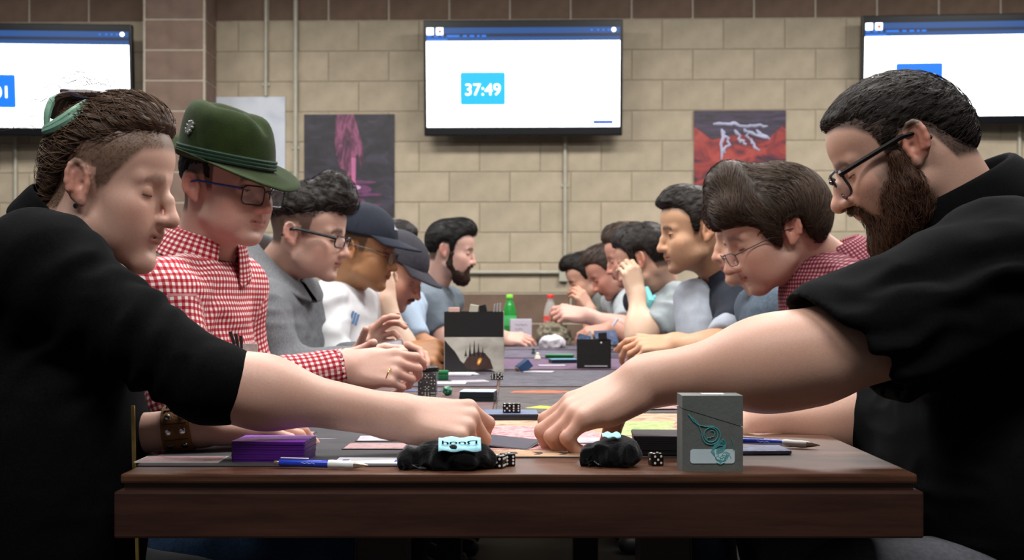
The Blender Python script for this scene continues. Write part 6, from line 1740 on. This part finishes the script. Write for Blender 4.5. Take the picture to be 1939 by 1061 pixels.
# white box with script, far end
ws = empty('gift_box', TP(986, 655, 0)+Vector((0, .03, 0)), .05); tag(ws, 'white box with grey script standing at the far end', 'box')
Mesh().box((0, 0, .06), (.098, .05, .12), .002).obj('carton', pm('white_carton', 'C9C4D2', .7, .04, 20), ws)
for k in range(2):
    pts = [(-.028+.007*i, -.0256, .095-k*.02+.004*math.sin(i*2.1+k)) for i in range(9-3*k)]
    Mesh().tube(pts, .0012, 5).obj('script_line', pm('grey_ink', '7A748A', .7), ws)
# bottles
def bottle(label, loc, prof, body, capc, labelc, liquid=None, cap_r=.0155, lt=None):
    o = empty('soda_bottle', loc); tag(o, label, 'bottle')
    Mesh().lathe(prof, 24).obj('body', body, o, smooth=True)
    top = prof[-1][1]
    Mesh().lathe([(cap_r, top-.002), (cap_r, top+.012), (cap_r*.9, top+.014)], 20).obj('cap', pm('cap_'+capc, capc, .4), o, smooth=True)
    r = max(p_[0] for p_ in prof)
    Mesh().lathe([(r+.0006, .085), (r+.0008, .086), (r+.0008, .132), (r+.0006, .133)], 24).obj('label_band', pm('band_'+labelc, labelc, .5, .15, 30), o, smooth=True)
    if lt:
        me = text_mesh(lt, .018, pm('label_script', 'F0E4E0', .5), .0003, .0002)
        for v in me.vertices: a = v.co.x/r; v.co = Vector((math.sin(a)*(r+.0016), -math.cos(a)*(r+.0016), .108+v.co.y))
        obj('label_lettering', me, o)
    return o
PB = [(.026, 0), (.031, .006), (.030, .03), (.032, .06), (.030, .09), (.032, .13), (.029, .16), (.020, .19), (.013, .205), (.0125, .218)]
bottle('green soda bottle with lime cap standing at the far end', TP(965, 652, 0), PB, glass('green_bottle', '1E9A3E', .08, 1.3, .7), '86D83A', '4AB868')
bottle('clear cola bottle with red cap and red label at the far end', TP(1042, 652, 0), PB, glass('clear_bottle', 'D8DCD8', .06, 1.3, .3), 'D01E24', 'D04A40', lt='Coca-Cola')
# crumpled cloth and napkins by the bottles
def crumple(name, label, loc, s, m, seed):
    ops = [('+', E((0, 0, s[2]*.4), (s[0]*.5, s[1]*.5, s[2]*.5)), 0), ('+', E((s[0]*.25, -s[1]*.1, s[2]*.3), (s[0]*.3, s[1]*.4, s[2]*.35)), .02), ('&', FN(lambda X, Y, Z: -Z+0*X+0*Y), .004)]
    V, Fq = solid(ops, .005); N = vnormals(V, Fq); rd = 1-2*np.abs(vnoise(V*42+seed*3.1)); V = V+N*(.012*rd+.006*vnoise(V*80+seed))[:, None]; V[:, 2] = np.maximum(V[:, 2], 0)
    o = obj(name, raw_mesh(name, V, Fq, m, False), None, loc); tag(o, label, 'cloth' if name == 'crumpled_cloth' else 'napkin'); return o
crumple('crumpled_cloth', 'crumpled khaki cloth beside the cola bottle', TP(1040, 656, 0)+Vector((.02, .06, 0)), (.14, .12, .11), pm('khaki_cloth', '77705E', .9, .2, 40), 1)
crumple('crumpled_napkin', 'crumpled white napkin in front of the khaki cloth', TP(1045, 660, 0), (.09, .07, .055), pm('white_napkin', 'C2BEC4', .9, .06, 40), 2)
mat_r = Mesh().tube([P(1160, 618, 4.30), P(1170, 604, 4.30)], [.004, .0045], 8).obj('marker_pen', pm('marker_white', 'D8D8F0', .4), None, smooth=True); tag(mat_r, 'white and blue pen held upright by a far right hand', 'pen')
# ring on the hat man's finger stays with him
